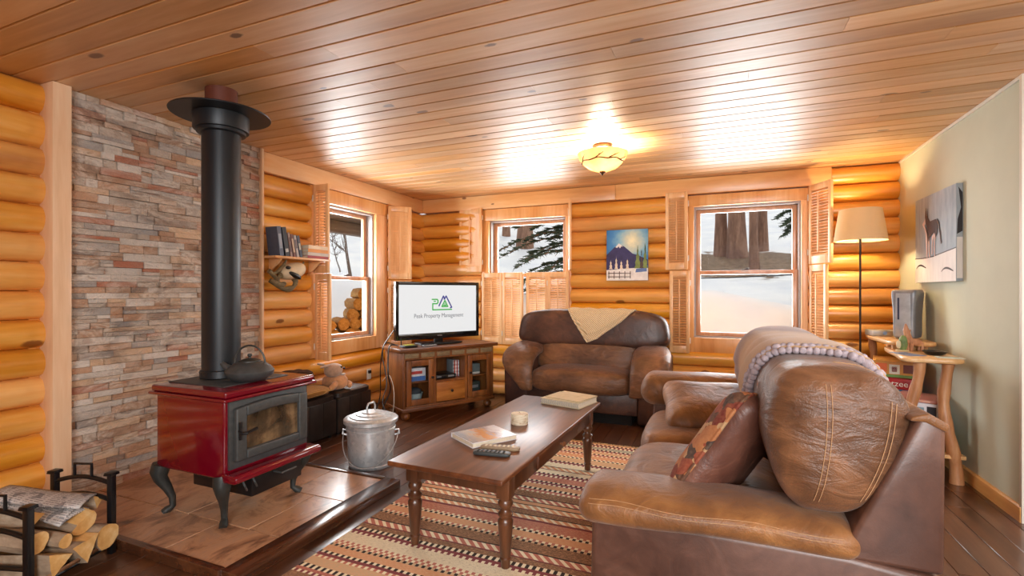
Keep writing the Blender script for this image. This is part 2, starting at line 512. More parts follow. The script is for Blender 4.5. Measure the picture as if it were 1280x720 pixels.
for i in range(3):
    for x0, x1 in ((-3.5, -2.83), (-2.83, -2.40), (-2.40, -1.98)) if i != 1 else ((-3.5, -2.66), (-2.66, -2.20), (-2.20, -1.98)):
        b.bx(x0+.0035, x1-.0035, ys[i]+.0035, ys[i+1]-.0035, .02, .0445, .0015, 1)
hearth = struct(b.build('floor_hearth', [tile_mat(), M_grout], keep=True))
b = B()
b.bx(-1.98, -1.865, 1.47, 2.63, 0, .052, .006); b.bx(-3.5, -1.98, 1.462, 1.50, 0, .052, .006); b.bx(-3.5, -1.98, 2.60, 2.64, 0, .052, .006)
struct(b.build('trim_6', M_darkwood, keep=True))

# ------------------------------------------------------------------ windows
def glass_mat():
    t = NT('window_glass')
    tr = t.n('ShaderNodeBsdfTransparent'); tr.inputs[0].default_value = (.97, .98, .98, 1)
    gl = t.n('ShaderNodeBsdfGlossy'); gl.inputs['Roughness'].default_value = .02
    fr = t.n('ShaderNodeFresnel'); fr.inputs[0].default_value = 1.06
    mx = t.n('ShaderNodeMixShader'); t.l(fr.outputs[0], mx.inputs[0]); t.l(tr.outputs[0], mx.inputs[1]); t.l(gl.outputs[0], mx.inputs[2])
    t.l(mx.outputs[0], t.out.inputs[0]); return t.m
M_glass = glass_mat()
M_sash = wood('sash_wood', (188, 124, 84), (214, 152, 112), (232, 182, 146), 'Z', 10, 2.2, .35, .3, .2, .02)
M_vinyl = plain('grey_jamb', (158, 148, 144), .4, var=.04)
M_black = plain('black_plastic', (18, 18, 20), .35, var=.2)
M_brass = plain('dark_latch', (60, 40, 30), .4, .6)
def window(n, loc, rz, w, z0, z1, rail, cl, cr, ct, cb, low=None):
    """opening w wide between z0 and z1; local x along the wall, +y outwards; casing widths"""
    W = sempty('window_%d' % n, loc, rz)
    b = B()
    b.bx(-w/2-cl, -w/2, -.012, .16, z0-cb, z1, .003); b.bx(w/2, w/2+cr, -.012, .16, z0-cb, z1, .003)
    b.bx(-w/2-cl, w/2+cr, -.022, .16, z1, z1+ct, .003)
    b.bx(-w/2, w/2, -.012, .16, z0-cb, z0, .003)
    struct(b.build('window_casing', M_trim, W))
    b = B()
    for s in (-1, 1): b.bx(s*w/2, s*(w/2-.018), .03, .17, z0, z1)
    b.bx(-w/2+.018, w/2-.018, .03, .17, z1-.02, z1); b.bx(-w/2+.018, w/2-.018, .03, .17, z0, z0+.016)
    struct(b.build('window_jamb', M_vinyl, W))
    fw = .046; i0 = -w/2+.018; i1 = w/2-.018
    def sash(name, a, c, y):
        b = B()
        b.bx(i0, i0+fw, y, y+.035, a, c, .004); b.bx(i1-fw, i1, y, y+.035, a, c, .004)
        b.bx(i0+fw, i1-fw, y, y+.035, c-.04, c, .004); b.bx(i0+fw, i1-fw, y, y+.035, a, a+.04, .004)
        s = struct(b.build(name, M_sash, W))
        b = B(); b.bx(i0+fw-.004, i1-fw+.004, y+.014, y+.018, a+.036, c-.036)
        struct(b.build('glass_pane', M_glass, s))
        return s
    sash('window_sash', rail-.02, z1-.02, .112)
    lo = sash('window_sash', z0+.016, rail+.02, .07)
    b = B(); b.bx(-.035, .035, .045, .07, rail+.02, rail+.032, .004); b.tube([(0, .055, rail+.035), (.03, .05, rail+.04)], .006, 8)
    struct(b.build('sash_latch', M_brass, lo))
    return W
window(1, (XL, 4.115, 0), R(90), .80, .76, 2.13, 1.40, .18, .20, .135, .14)
window(2, (-2.09, YB, 0), 0, .98, .66, 2.13, 1.46, .10, .07, .135, .08)
window(3, (.285, YB, 0), 0, .98, .775, 2.145, 1.455, .055, .055, .115, .17)

# ------------------------------------------------------------------ shutters
def shutter(loc, ang, w, z0, z1, label, tilt=35, rodside=-1, group=None, mid=None):
    """hinged at loc, spreads along local +x; ang in degrees"""
    T = thing('window_shutter', label, 'shutter', (loc[0], loc[1], z0), R(ang), group)
    h = z1-z0; st = .034; th = .026; rt, rb = .06, .075
    b = B()
    b.bx(0, st, -th/2, th/2, 0, h, .003); b.bx(w-st, w, -th/2, th/2, 0, h, .003)
    b.bx(st, w-st, -th/2+.001, th/2-.001, h-rt, h, .002); b.bx(st, w-st, -th/2+.001, th/2-.001, 0, rb, .002)
    b.build('frame', M_shut, T)
    b = B(); n = int((h-rt-rb)/.026)
    for i in range(n):
        z = rb+(i+.5)*(h-rt-rb)/n
        b.box((w/2, 0, z), (w-2*st, .031, .0045), M=rot('X', tilt))
    b.build('louvers', M_shut, T)
    b = B(); b.bx(w/2-.006, w/2+.006, rodside*(th/2+.012)-.005, rodside*(th/2+.012)+.005, rb+.03, h-rt-.03, .002)
    b.build('tilt_rod', M_shut, T)
    for z in (h*.15, h*.85):
        b = B(); b.lathe([(.005, -.03), (.006, 0), (.005, .03)], (-.004, -th/2, z), 8); b.build('hinge', M_white, T)
    return T
shutter((XL+.03, 3.57), -2, .185, 1.43, 2.265, 'upper louvered shutter standing out from the wall beside the book shelf', 40)
shutter((XL+.03, 3.59), -4, .195, .61, 1.425, 'lower louvered shutter standing out from the wall below the skull ornament', 40)
shutter((XL+.035, 4.70), 43, .27, 1.40, 2.25, 'upper shutter half open beside the left wall window, above the television', 80, -1)
shutter((XL+.035, 4.70), 40, .27, .62, 1.385, 'lower shutter half open beside the left wall window, behind the television', 40, -1)
shutter((-2.655, YB-.055), 172, .335, 1.50, 2.285, 'upper shutter folded flat on the log wall above the television, left of the middle window', 80, 1)
shutter((-1.545, YB-.03), -72, .24, 1.50, 2.29, 'upper shutter seen edge on at the right side of the middle window', 40)
lx = [-2.655, -2.375, -2.085, -1.815]
lw = [.275, .275, .265, .255]
ln = ['leftmost lower shutter closed over the middle window, next to the television',
      'second lower shutter from the television on the middle window, closed',
      'third lower shutter from the television on the middle window, just right of the bright gap',
      'rightmost lower shutter closed over the middle window, above the loveseat']
for i in range(4):
    shutter((lx[i]+(.012 if i >= 2 else 0), YB-.04), (0, -6, 6, 0)[i], lw[i], .62, 1.485, ln[i], 40)
shutter((-.262, YB-.06), 176, .225, 1.485, 2.30, 'upper shutter open flat on the log wall right of the mountain painting', 40, 1)
shutter((-.245, YB-.06), 177, .20, .615, 1.475, 'lower shutter open flat on the log wall right of the loveseat back', 40, 1)
shutter((.84, YB-.03), -62, .29, 1.52, 2.275, 'upper shutter swung into the room beside the floor lamp shade', 40, -1)
shutter((.845, YB-.03), -64, .235, .62, 1.51, 'lower shutter swung into the room left of the floor lamp pole', 40, -1)
# ------------------------------------------------------------------ outdoors
def snow_mat():
    t = NT('snow'); c = t.coord()
    n1 = t.noise(c, 1.2, 4, .55); n2 = t.noise(c, .5, 4, .6)
    col = t.ramp(n1, [(.3, (226, 228, 232)), (.7, (246, 245, 242))])
    # bare earth and needles around the big trunks
    sx = t.n('ShaderNodeSeparateXYZ'); t.l(c, sx.inputs[0])
    dx = t.math('DIVIDE', t.math('SUBTRACT', sx.outputs[0], .55), 1.9); dy = t.math('DIVIDE', t.math('SUBTRACT', sx.outputs[1], 14.6), 1.9)
    rr = t.math('ADD', t.math('MULTIPLY', dx, dx), t.math('MULTIPLY', dy, dy))
    rr = t.math('ADD', rr, t.math('MULTIPLY_ADD', t.noise(c, 1.6, 5, .7), 2.8, -1.4))
    earth = t.ramp(t.noise(c, 9, 4, .6), [(.35, (96, 74, 54)), (.65, (148, 122, 96))])
    col = t.mix(t.ramp(rr, [(.75, (255, 255, 255)), (1.0, (0, 0, 0))]), col, earth)
    t.bsdf(col, .7, 0, 0, .1, n1, .15, .1, .2)
    return t.m
def gz(x, y):
    """ground height outside"""
    r = max(0, y-6.0)
    z = .55+.235*max(0, y-8.2)+.10*max(0, -x-5)
    if y > 5.5:
        z += .62*math.exp(-((y-7.1)/.75)**2)*(1+.22*math.sin(x*2.1+2.2)+.08*math.sin(x*5.1))
    z += .10*NZ.noise(V((x*.5, y*.5, 0)))+.04*NZ.noise(V((x*1.7, y*1.7, 3)))
    if x < -4:
        z += .05*max(0, -x-4)
    return z
b = B()
def gfn(u, v):
    x = -34+68*u; y = 5.72+38*v*v+ (0.0)
    return (x, y, gz(x, y))
b.grid(gfn, 120, 70)
def gfl(u, v):
    x = -3.80-(34-3.8)*u*u; y = -12+17.72*v
    return (x, y, gz(x, y)*min(1, 1)+0.0)
b.grid(gfl, 50, 40)
struct(b.build('ground', snow_mat(), keep=True))
M_bark = wood('conifer_bark', (96, 68, 54), (138, 102, 82), (172, 134, 110), 'Z', 5, 2.0, .85, 0, .1, .8)
M_twig = plain('bare_bark', (110, 92, 80), .9)
M_needle = plain('fir_needles', (74, 86, 64), .8, var=.5, scale=8)
def trunk(x, y, r, h, name, label, lean=0, cat='tree', group=None, limbs=0, seed=1):
    z = gz(x, y)-.1
    T = thing(name, label, cat, (x, y, z), 0, group)
    rn = random.Random(seed)
    b = B(); pts = []; rr = []
    for i in range(9):
        t = i/8; pts.append((lean*t*h+.03*math.sin(t*7+seed), .02*math.cos(t*5), h*t)); rr.append(r*(1.35-.35*min(1, t*6))*(1-.45*t))
    b.tube(pts, rr, 12); b.build('trunk', M_bark, T)
    return T
def px_at(u, y):     # world x on depth plane y for a picture column (for layout only)
    s, c = math.sin(R(22.5347)), math.cos(R(22.5347)); k = (u-640)/611.75
    return y*(k*c-s)/(k*s+c)
trunk(px_at(900, 15.6), 15.6, .16, 9, 'conifer_tree', 'thick dark conifer trunk, leftmost of the trees behind the right window', 0, seed=1)
trunk(px_at(920, 15.2), 15.2, .22, 9, 'conifer_tree', 'thickest conifer trunk, centred in the upper pane of the right window', .01, seed=2)
trunk(px_at(943, 13.6), 13.6, .10, 7, 'conifer_tree', 'slim pale conifer trunk in front of the others behind the right window', .0, seed=3)
trunk(px_at(954, 16.5), 16.5, .14, 9, 'conifer_tree', 'mid sized dark conifer trunk, rightmost behind the right window', .0, seed=4)
trunk(px_at(446, 17), 17, .3, 9, 'conifer_tree', 'grey conifer trunk far up the slope seen through the left wall window', seed=5)
trunk(px_at(656, 17), 17, .26, 9, 'conifer_tree', 'broad conifer trunk behind the fir boughs of the middle window', seed=6)
trunk(px_at(632, 19), 19, .14, 8, 'conifer_tree', 'thin conifer trunk left of the fir boughs of the middle window', seed=7)
# bare little tree outside the left window
def bare_tree(x, y, h, label, seed):
    T = thing('bare_tree', label, 'tree', (x, y, gz(x, y)-.05)); rn = random.Random(seed)
    b = B(); pts = [(.05*math.sin(i*.9)-.03*i, .04*math.cos(i*1.3), h*i/8) for i in range(9)]
    b.tube(pts, [h*.02*(1-.08*i) for i in range(9)], 8); b.build('trunk', M_twig, T)
    b = B()
    for k in range(26):
        i = rn.randint(3, 8); p = V(pts[i]); d = V((rn.uniform(-1, 1), rn.uniform(-.5, .5), rn.uniform(.1, .9))).normalized()
        L = h*rn.uniform(.15, .32); m = p+d*L*.5+V((0, 0, .03)); e = p+d*L+V((0, 0, .12*h*rn.random()))
        b.tube([p, m, e], [h*.007, h*.005, h*.002], 5)
        e2 = m+V((rn.uniform(-1, 1), rn.uniform(-.4, .4), rn.uniform(.2, 1))).normalized()*L*.5
        b.tube([m, e2], [h*.004, h*.0015], 5)
    b.build('branches', M_twig, T)
bare_tree(px_at(437, 9.5), 9.5, 2.2, 'small leafless tree with a leaning trunk outside the left wall window', 4)
bare_tree(px_at(424, 10.5), 10.5, 1.0, 'low leafless shrub in the snow outside the left wall window', 5)
bare_tree(px_at(922, 8.7), 8.7, .55, 'small dead twig poking out of the snow outside the right window', 6)
# fir boughs close to the middle window
def bough(x, y, z, L, ang, label, seed, droop=.25):
    T = thing('fir_tree', label, 'tree', (x, y, gz(x, y)-.1)); rn = random.Random(seed); zz = z-gz(x, y)+.1
    b = B(); b.tube([(0, 0, 0), (.02, 0, zz*.5), (0, 0, zz+1.6)], [.11, .09, .05], 10); b.build('trunk', M_bark, T)
    bb = B(); nb = B()
    for k in range(30):
        h = zz-.85+k*.085; a = R(ang+rn.uniform(-55, 55)); LL = L*rn.uniform(.65, 1.05)
        P0 = V((0, 0, h)); d = V((math.cos(a), math.sin(a), 0))
        pts = [P0+d*LL*t+V((0, 0, -droop*LL*t*t+.08*math.sin(3*t))) for t in (0, .25, .5, .75, 1)]
        bb.tube(pts, [.02, .016, .012, .008, .003], 6)
        for j in range(60):
            t = rn.uniform(.12, 1); p = P0+d*LL*t+V((0, 0, -droop*LL*t*t+.08*math.sin(3*t)))
            s = d.cross(V((0, 0, 1))); sg = rn.choice((-1, 1)); l2 = rn.uniform(.10, .26)*(1.2-.6*t)
            e = p+(s*sg*.8+d*.6+V((0, 0, rn.uniform(-.35, .05)))).normalized()*l2
            nb.tube([p, p.lerp(e, .5), e], [.016, .028, .004], 4, flat=.5)
            for q in range(4):
                t2 = rn.uniform(.2, .9); pp = p.lerp(e, t2)
                ee = pp+V((rn.uniform(-1, 1), rn.uniform(-1, 1), rn.uniform(-.8, .4))).normalized()*rn.uniform(.03, .075)
                nb.tube([pp, ee], [.007, .002], 3)
    bb.build('limbs', M_bark, T); nb.build('needles', M_needle, T)
bough(px_at(735, 8.2), 8.2, 2.0, 1.5, 185, 'fir tree with drooping green boughs outside the middle window', 8, .22)
bough(px_at(1012, 10.2), 10.2, 3.2, .5, 190, 'fir tree with boughs at the upper right corner of the right window', 9, .2)
# sagging line across the right window
b = B()
b.tube([(-1.6+i*.35, 8.3, 1.47+.012*(i-5)+.002*(i-6)**2) for i in range(13)], .009, 6)
for u_ in (-1.6, 2.6): b.tube([(u_, 8.3, .5), (u_, 8.3, 1.62)], .03, 8)
tag(b.build('wire_line', M_black), 'thin dark wire strung over the snow outside the right window', 'wire')
# porch roof over the left window
M_grayw = wood('weathered_porch', (92, 84, 78), (132, 122, 112), (160, 150, 140), 'Y', 10, 2, .8, 0)
P = thing('porch_roof', 'weathered grey porch beam and boards above the left wall window', 'porch', (-4.6, 4.4, 2.03))
b = B(); b.bx(-.08, .06, -2.6, 2.2, 0, .15, .006); b.build('beam', M_grayw, P)
b = B()
for i in range(6): b.bx(-.22+i*.17, -.06+i*.17, -2.6, 2.2, .16, .185)
b.build('roof_boards', M_grayw, P)
b = B()
for y_ in (-2.5, 2.1): b.bx(-.07, .05, y_-.05, y_+.05, -1.9, 0)
b.build('post', M_grayw, P)
# wood pile under the left window
M_cut = wood('split_wood', (116, 78, 36), (176, 128, 66), (212, 168, 100), 'X', 4, 3, .8, 0, island=.3)
rn = random.Random(31)
def wlog(r, L, seed):
    b = B(); rr = random.Random(seed); n = 9
    prof = [r*(.85+.25*rr.random()) for _ in range(n)]
    rings = []
    for x_ in (-L/2, L/2): rings.append([(x_, prof[j]*math.cos(2*PI*j/n), prof[j]*math.sin(2*PI*j/n)) for j in range(n)])
    vs = b.rings(rings); return b
protos = []
k = 0
def put_pile(x, y, z, r, label):
    global k
    b = wlog(r, .42, 100+k % 4); k += 1
    o = b.build('split_log', M_cut); o.location = (x, y, z-r); o.rotation_euler = (0, 0, R(-38+rn.uniform(-6, 6)))
    tag(o, label, 'firewood', 'outdoor wood pile')
pile_label = 'cut log end in the pale wood pile outside the left wall window'
for row in range(3):
    for j in range(10-row):
        put_pile(-4.55+rn.uniform(-.03, .03), 3.95+j*.185+row*.09, .57+row*.135, .078, pile_label)
for row in range(3):
    for j in range(3-row//2):
        put_pile(-4.55+rn.uniform(-.03, .03), 5.30+j*.21+row*.07, .955+row*.135, .085, 'split log in the tall stack end of the wood pile outside the left wall window')
b = B(); b.bx(-4.8, -4.3, 3.85, 5.95, -.3, .47, .01)
tag(b.build('wood_pile_rack', M_grayw), 'low grey rack under the wood pile outside the left wall window', 'rack')
# ------------------------------------------------------------------ leather seating
M_suede = leather('tan_leather', (84, 52, 28), (132, 86, 46), (172, 120, 68), .5, 2.6, .32, (1, 1, 1), .15)
M_suede2 = leather('brown_pad_leather', (66, 41, 27), (106, 70, 45), (146, 100, 66), .42, 2.6, .36, (.8, .9, 1.9), .1)
M_lth = leather('smooth_brown_leather', (62, 40, 33), (88, 59, 48), (116, 82, 68), .38, 2.2, .06, (1, 1, 1), 0, .15)
M_dlth = leather('dark_loveseat_leather', (44, 29, 26), (72, 46, 37), (108, 70, 50), .42, 2.2, .20, (1, 1, 1), 0, .1)
M_thread = plain('tan_thread', (190, 148, 108), .8)
M_shadow = plain('gap_shadow', (20, 16, 14), .9)  # near-black colour stands in for the shadow in the gap below the seats

def surf_noise(q, a=.006, s=6): return q+V((0, 0, 0))+V((NZ.noise(q*s), NZ.noise(q*s+V((9, 0, 0))), NZ.noise(q*s+V((0, 9, 0)))))*a

def gathers(q0, q, amp, fr): return q
# ---- loveseat -----------------------------------------------------
LS = thing('loveseat', 'brown leather loveseat against the log wall under the mountain painting', 'sofa', (-1.2, 4.95, 0))
b = B()
b.bx(-1.76, -.66, 4.60, 5.34, .10, .30, .02); b.build('base', M_dlth, LS, True)
b = B(); b.bx(-1.70, -.72, 4.66, 5.30, .0, .11); b.build('underside_shade', M_shadow, LS, True)
for s in (-1, 1):
    cx = -1.2+s*.655
    b = B()
    b.prism([(4.60, .02), (5.36, .02), (5.40, .60), (4.95, .62), (4.66, .60), (4.585, .45)], 'yz', cx-.13+(s*.01), cx+.13+(s*.01), .03, 3)
    b.build('side_panel', M_dlth, LS, True)
    b = B()
    c0 = -1.2+s*.60
    path = [((c0+s*.02, 5.16, .66), .13, .07), ((c0+s*.03, 5.0, .665), .165, .075), ((c0+s*.045, 4.84, .65), .175, .075), ((c0+s*.055, 4.70, .62), .18, .078),
            ((c0+s*.05, 4.60, .565), .178, .07), ((c0+s*.03, 4.552, .49), .155, .06), ((c0-s*.02, 4.545, .40), .11, .05), ((c0-s*.055, 4.555, .31), .075, .045)]
    b.sweep(path, (1, 0, 0), 2.4, 28, fn=lambda q: surf_noise(q, .012, 9))
    b.build('arm_pad', M_suede2, LS, True, sub=1)
b = B()
def fs(q):
    z = q.z*(1-.10*q.x*q.x); x = q.x
    return (x, q.y-(.06*(1-q.z*q.z)), z+.10*(1-q.x**2)*(q.z > 0)*(1-q.y**2))
b.soft((-1.21, 4.84, .385), (1.02, .64, .25), 5, (18, 14, 8), fs); b.build('seat_cushion', M_suede2, LS, True, sub=1)
b = B(); b.soft((-1.2, 4.98, .575), (1.12, .24, .36), 3.6, (18, 8, 10), lambda q: surf_noise(q, .03, 3), M=rot('X', -8)); b.build('lumbar_cushion', M_suede2, LS, True, sub=1)
b = B()
def fh(q): return (q.x*(1+.035*(-q.z)), q.y+.05*q.x**2, q.z+.05*NZ.noise(V((q.x*3, 0, q.z*2)))-.06*q.x**4*(q.z > 0))
b.soft((-1.2, 5.06, .865), (1.57, .33, .40), 5, (24, 8, 10), fh, M=rot('X', -8))
HB = b.bvh(); b.build('headrest_cushion', M_dlth, LS, True, sub=1)
b = B(); b.bx(-1.86, -.54, 5.20, 5.395, .06, .98, .04, 3); b.build('back_panel', M_dlth, LS, True)
b = B()
for zz in (.268, .272):
    b.tube([(-1.69+.96*i/24, 4.535-.0*abs(i-12), zz+.012) for i in range(25)], .0018, 5)
b.bm.free()

def drape(bvh, centre, axis, along, phis, off):
    """ray from outside towards centre line; axis 0: line along x, 1: along y"""
    out = []
    for t, ph in zip(along, phis):
        if axis == 0:
            d = V((0, math.sin(ph), math.cos(ph))); c = V((t, centre[0], centre[1]))
        else:
            d = V((math.sin(ph), 0, math.cos(ph))); c = V((centre[0], t, centre[1]))
        hit = bvh.ray_cast(c+d*.9, -d, 1.2)
        p = hit[0] if hit[0] is not None else c+d*.12
        out.append(p+d*off)
    return out
def knit_mat(name, c1, c2, scale, direction='X'):
    t = NT(name); c = t.coord()
    w_ = t.n('ShaderNodeTexWave', wave_type='BANDS', bands_direction=direction); w_.inputs['Scale'].default_value = scale; w_.inputs['Distortion'].default_value = 1.2; w_.inputs['Detail Scale'].default_value = 4
    t.l(c, w_.inputs['Vector'])
    col = t.ramp(w_.outputs['Fac'], [(.15, c1), (.6, c2)])
    t.bsdf(col, .9, 0, 0, .1, w_.outputs['Fac'], .6, .01, .2, .2); return t.m
# folded cream knit throw over the loveseat back
b = B(); NU, NV = 28, 26
def lows(x):
    pts = [(-1.41, -28), (-1.20, -122), (-1.10, -112), (-.86, -58), (-.745, -28)]
    for (x0, a0), (x1, a1) in zip(pts, pts[1:]):
        if x <= x1: return a0+(a1-a0)*(x-x0)/(x1-x0)
    return -28
rows = []
for i in range(NU+1):
    x = -1.41+.665*i/NU; lo = lows(x); hi = 48
    al = []; ph = []
    for j in range(NV+1):
        a = hi+(lo-hi)*j/NV; al.append(x); ph.append(R(a))
    rows.append(drape(HB, (5.06, .865), 0, al, ph, .014))
vv = [[b.bm.verts.new(p+V((0, 0, .004*math.sin(i*.9)))) for p in r] for i, r in enumerate(rows)]
for i in range(NU):
    for j in range(NV): b.bm.faces.new((vv[i][j], vv[i+1][j], vv[i+1][j+1], vv[i][j+1]))
M_knit = knit_mat('cream_knit', (206, 172, 124), (244, 226, 190), 26, 'DIAGONAL')
TB = thing('knit_throw', 'cream ribbed knit throw folded to a point over the loveseat back', 'blanket', (-1.1, 5.0, 1.05))
b.build('folded_cloth', M_knit, TB, True, solid=.014)
b = B()
edge = [r[-1] for r in rows]
b.tube([p+V((0, -.008, 0)) for p in edge], .011, 7); b.build('hem', M_knit, TB, True)
b = B(); e2 = [r[-4]+V((0, -.010, .004)) for r in rows[4:25]]
b.tube(e2, .008, 7); b.build('fold_edge', M_knit, TB, True)

# ---- large sofa (seen from its near arm) ---------------------------
SF = thing('sofa', 'large brown leather sofa in the foreground, near arm towards the viewer', 'sofa', (.08, 2.7, 0))
b = B(); b.bx(-.40, .55, 1.72, 3.70, .06, .34, .02); b.build('base', M_lth, SF, True)
b = B(); b.bx(-.34, .50, 1.78, 3.64, .0115, .065); b.build('underside_shade', M_shadow, SF, True)
for s, y0, y1, nm in ((-1, 1.665, 1.90, 'near'), (1, 3.50, 3.735, 'far')):
    b = B(); b.prism([(-.405, .04), (.575, .04), (.575, .475), (.35, .50), (-.395, .50)], 'xz', y0, y1, .022, 3); b.build('arm_panel', M_lth, SF, True)
    b = B(); b.prism([(.33, .485), (.575, .485), (.578, .885), (.535, .915), (.515, .905)], 'xz', y0+.004, y1-.01, .014, 3); b.build('wing_panel', M_lth, SF, True)
b = B(); b.prism([(.44, .30), (.575, .30), (.578, .885), (.535, .915), (.505, .90)], 'xz', 1.88, 3.52, .014, 3); b.build('back_frame', M_lth, SF, True)
b = B(); b.prism([(.495, .900), (.50, .912), (.538, .926), (.585, .897), (.580, .875), (.53, .90)], 'xz', 1.665, 3.735, .006, 2); b.build('top_rail_cover', M_suede, SF, True)
# arms
def arm(yc, z, dz, th, rise):
    b = B()
    pth = []
    for t in (0, .12, .3, .5, .7, .85, 1):
        x = -.39+.73*t
        pth.append(((x, yc, z+dz*math.sin(PI*t)*.2+rise*t*t), .165-.015*t, th-.010*t))
    b.sweep(pth, (0, 1, 0), 2.5, 30, fn=lambda q: surf_noise(q, .010, 8))
    o = b.build('arm_cushion', M_suede, SF, True, sub=1)
    return o
arm(1.80, .512, .03, .068, .012); arm(3.60, .575, .05, .115, .02)
# seams of the near arm
def seam_on(bv, pts, d, r=.0022):
    out = []
    for p in pts:
        h = bv.ray_cast(V(p)-V(d)*.5, V(d), 1.5)
        if h[0] is not None: out.append(h[0]-V(d)*.001)
    return out
# seat cushions
for y0, y1 in ((1.93, 2.68), (2.70, 3.44)):
    b = B()
    def fs(q): return (q.x-.05*(1-q.z**2), q.y, q.z+.22*(1-q.x**2)*(1-q.y**2)*(q.z > 0)+.05*NZ.noise(V((q.x*2, q.y*2, y0))))
    b.soft((-.05, (y0+y1)/2, .39), (.66, y1-y0, .20), 5, (16, 16, 8), fs); b.build('seat_cushion', M_suede, SF, True, sub=1)
# big back cushion
b = B()
path = []
for i in range(15):
    t = i/14; y = 1.75+1.69*t
    k = 1+.04*math.sin(PI*t)
    path.append(((.285, y, .81), .180*k, .225*k))
def fb(q):
    x, z = q.x-.285, q.z-.81
    t = max(0, min(1, (z+.225)/.45))
    w_ = .50+.62*min(1, t/.55)**.8 if t < .55 else 1.12-.10*(t-.55)/.45
    x = x*w_+.045+.13*z*(1 if z < 0 else .5)
    wr = .007*math.sin(q.y*52+14*z)*max(0, 1-abs((q.y-1.88)/.22))*(1 if z > -.1 else .4)
    zz = z-.05*max(0, (x-.05)/.2)**2*(z > 0)
    return surf_noise(V((.285+x, q.y, .81+zz)), .010, 5)+V((0, 0, wr))
b.sweep(path, (1, 0, 0), 3.8, 48, ncap=7, fn=fb, ck=.5)
SB = b.bvh(); b.build('back_cushion', M_suede2, SF, True, sub=1)
# double stitched seams on the near end of the back cushion
def ring_seam(y, a0, a1, n=40, oy=0):
    out = []
    for i in range(n+1):
        ph = R(a0+(a1-a0)*i/n)
        d = V((math.sin(ph), -.55 if oy else 0, math.cos(ph))).normalized(); c = V((.31, y, .80))
        h = SB.ray_cast(c+d*.9, -d, 1.2)
        if h[0] is not None: out.append(h[0]+d*.0015)
    return out
def end_seam(x0, x1, z0, z1, n=30):
    out = []
    for i in range(n+1):
        t = i/n; x = x0+(x1-x0)*t+.012*math.sin(PI*t); z = z0+(z1-z0)*t
        h = SB.ray_cast(V((x, .8, z)), V((0, 1, 0)), 2)
        if h[0] is not None: out.append(h[0]+V((0, -.002, 0)))
    return out
for (x0, x1, z0, z1) in ((.268, .300, .64, .985), (.281, .313, .64, .985), (.385, .462, .655, .945), (.398, .474, .66, .94)):
    s_ = end_seam(x0, x1, z0, z1)
    b = B(); b.tube(s_, .001, 6); b.build('seam', M_thread, SF, True)
for dx in (0, .014):
    b = B(); ps = ring_seam(1.84+dx, 10, 62)
    if len(ps) > 3: b.tube(ps, .001, 6); b.build('seam', M_thread, SF, True)
    else: b.bm.free()
# arm seam lines
bt = B()
pth = []
for t in (0, .12, .3, .5, .7, .85, 1):
    x = -.39+.73*t; pth.append(((x, 1.80, .512+.03*math.sin(PI*t)*.2+.012*t*t), .165-.015*t, .068-.010*t))
bt.sweep(pth, (0, 1, 0), 2.5, 30, fn=lambda q: surf_noise(q, .010, 8)); AB = bt.bvh(); bt.bm.free()
for dz in (.0, .012):
    pts = [(-.40+.74*i/40, .9, .548-dz+.004*math.sin(i*.3)+.004*(i/40)) for i in range(41)]
    s_ = seam_on(AB, pts, (0, 1, 0))
    b = B(); b.tube(s_, .001, 6); b.build('seam', M_thread, SF, True)

# plump leather pillow lying against the far arm
def pillow(name, label, loc, size, eul, mats, k=2.6, pinch=.55, seed=1):
    M = Mx.Translation(V(loc)) @ eul
    T = thing(name, label, 'pillow', loc); 
    b = B()
    def fp(q):
        m = max(abs(q.x), abs(q.y))
        z = q.z*(1-.62*min(1, m)**4)
        c_ = abs(q.x*q.y)
        return (q.x*(1+.10*c_), q.y*(1+.10*c_), z+.05*NZ.noise(V((q.x*2.5, q.y*2.5, seed))))
    b.soft((0, 0, 0), size, 6, (16, 16, 6), fp, M=eul)
    o = b.build('cover', mats, T, False, sub=1)
    return T, fp
pillow('leather_pillow', 'plump tan leather pillow lying at the far end of the large sofa', (-.03, 3.16, .565), (.50, .52, .19), rot('Z', 8) @ rot('X', 14), M_suede)
# patchwork throw pillow leaning on the back cushion
def patch_mat():
    t = NT('patchwork'); c = t.coord()
    vo = t.n('ShaderNodeTexVoronoi', distance='CHEBYCHEV'); vo.inputs['Scale'].default_value = 22; vo.inputs['Randomness'].default_value = .8
    t.l(t.mapping(c, (1, 1, 1), (0, R(20), R(45))), vo.inputs['Vector'])
    sp = t.n('ShaderNodeSeparateColor'); t.l(vo.outputs['Color'], sp.inputs[0])
    col = t.ramp(sp.outputs[0], [(0, (124, 44, 36)), (.25, (186, 120, 76)), (.45, (92, 60, 48)), (.62, (150, 70, 52)), (.8, (198, 160, 118)), (.92, (70, 56, 54))], 'CONSTANT')
    n1 = t.noise(c, 60, 3)
    t.bsdf(t.mix(.18, col, t.ramp(n1, [(.3, (60, 40, 30)), (.7, (200, 160, 120))])), .8, 0, 0, .1, n1, .3, .01, .3); return t.m
M_patch = patch_mat()
M_plth = leather('pillow_leather', (78, 46, 38), (112, 72, 58), (140, 98, 80), .42, 3, .22)
PT = thing('throw_pillow', 'patchwork and leather throw pillow leaning on the sofa back cushion', 'pillow', (.055, 2.06, .48))
b = B()
E_ = rot('Z', -26) @ rot('Y', -60) @ rot('Z', 14)
def fp(q):
    m = max(abs(q.x), abs(q.y)); z = q.z*(1-.6*min(1, m)**4)
    c_ = abs(q.x*q.y)
    return (q.x*(1+.10*c_), q.y*(1+.10*c_), z)
b.soft((0, 0, .185), (.44, .44, .19), 6, (18, 18, 6), fp, M=E_)
for f in b.bm.faces:
    n_ = E_.inverted().to_3x3() @ f.normal if f.normal.length else V((0, 0, 1))
b.bm.normal_update()
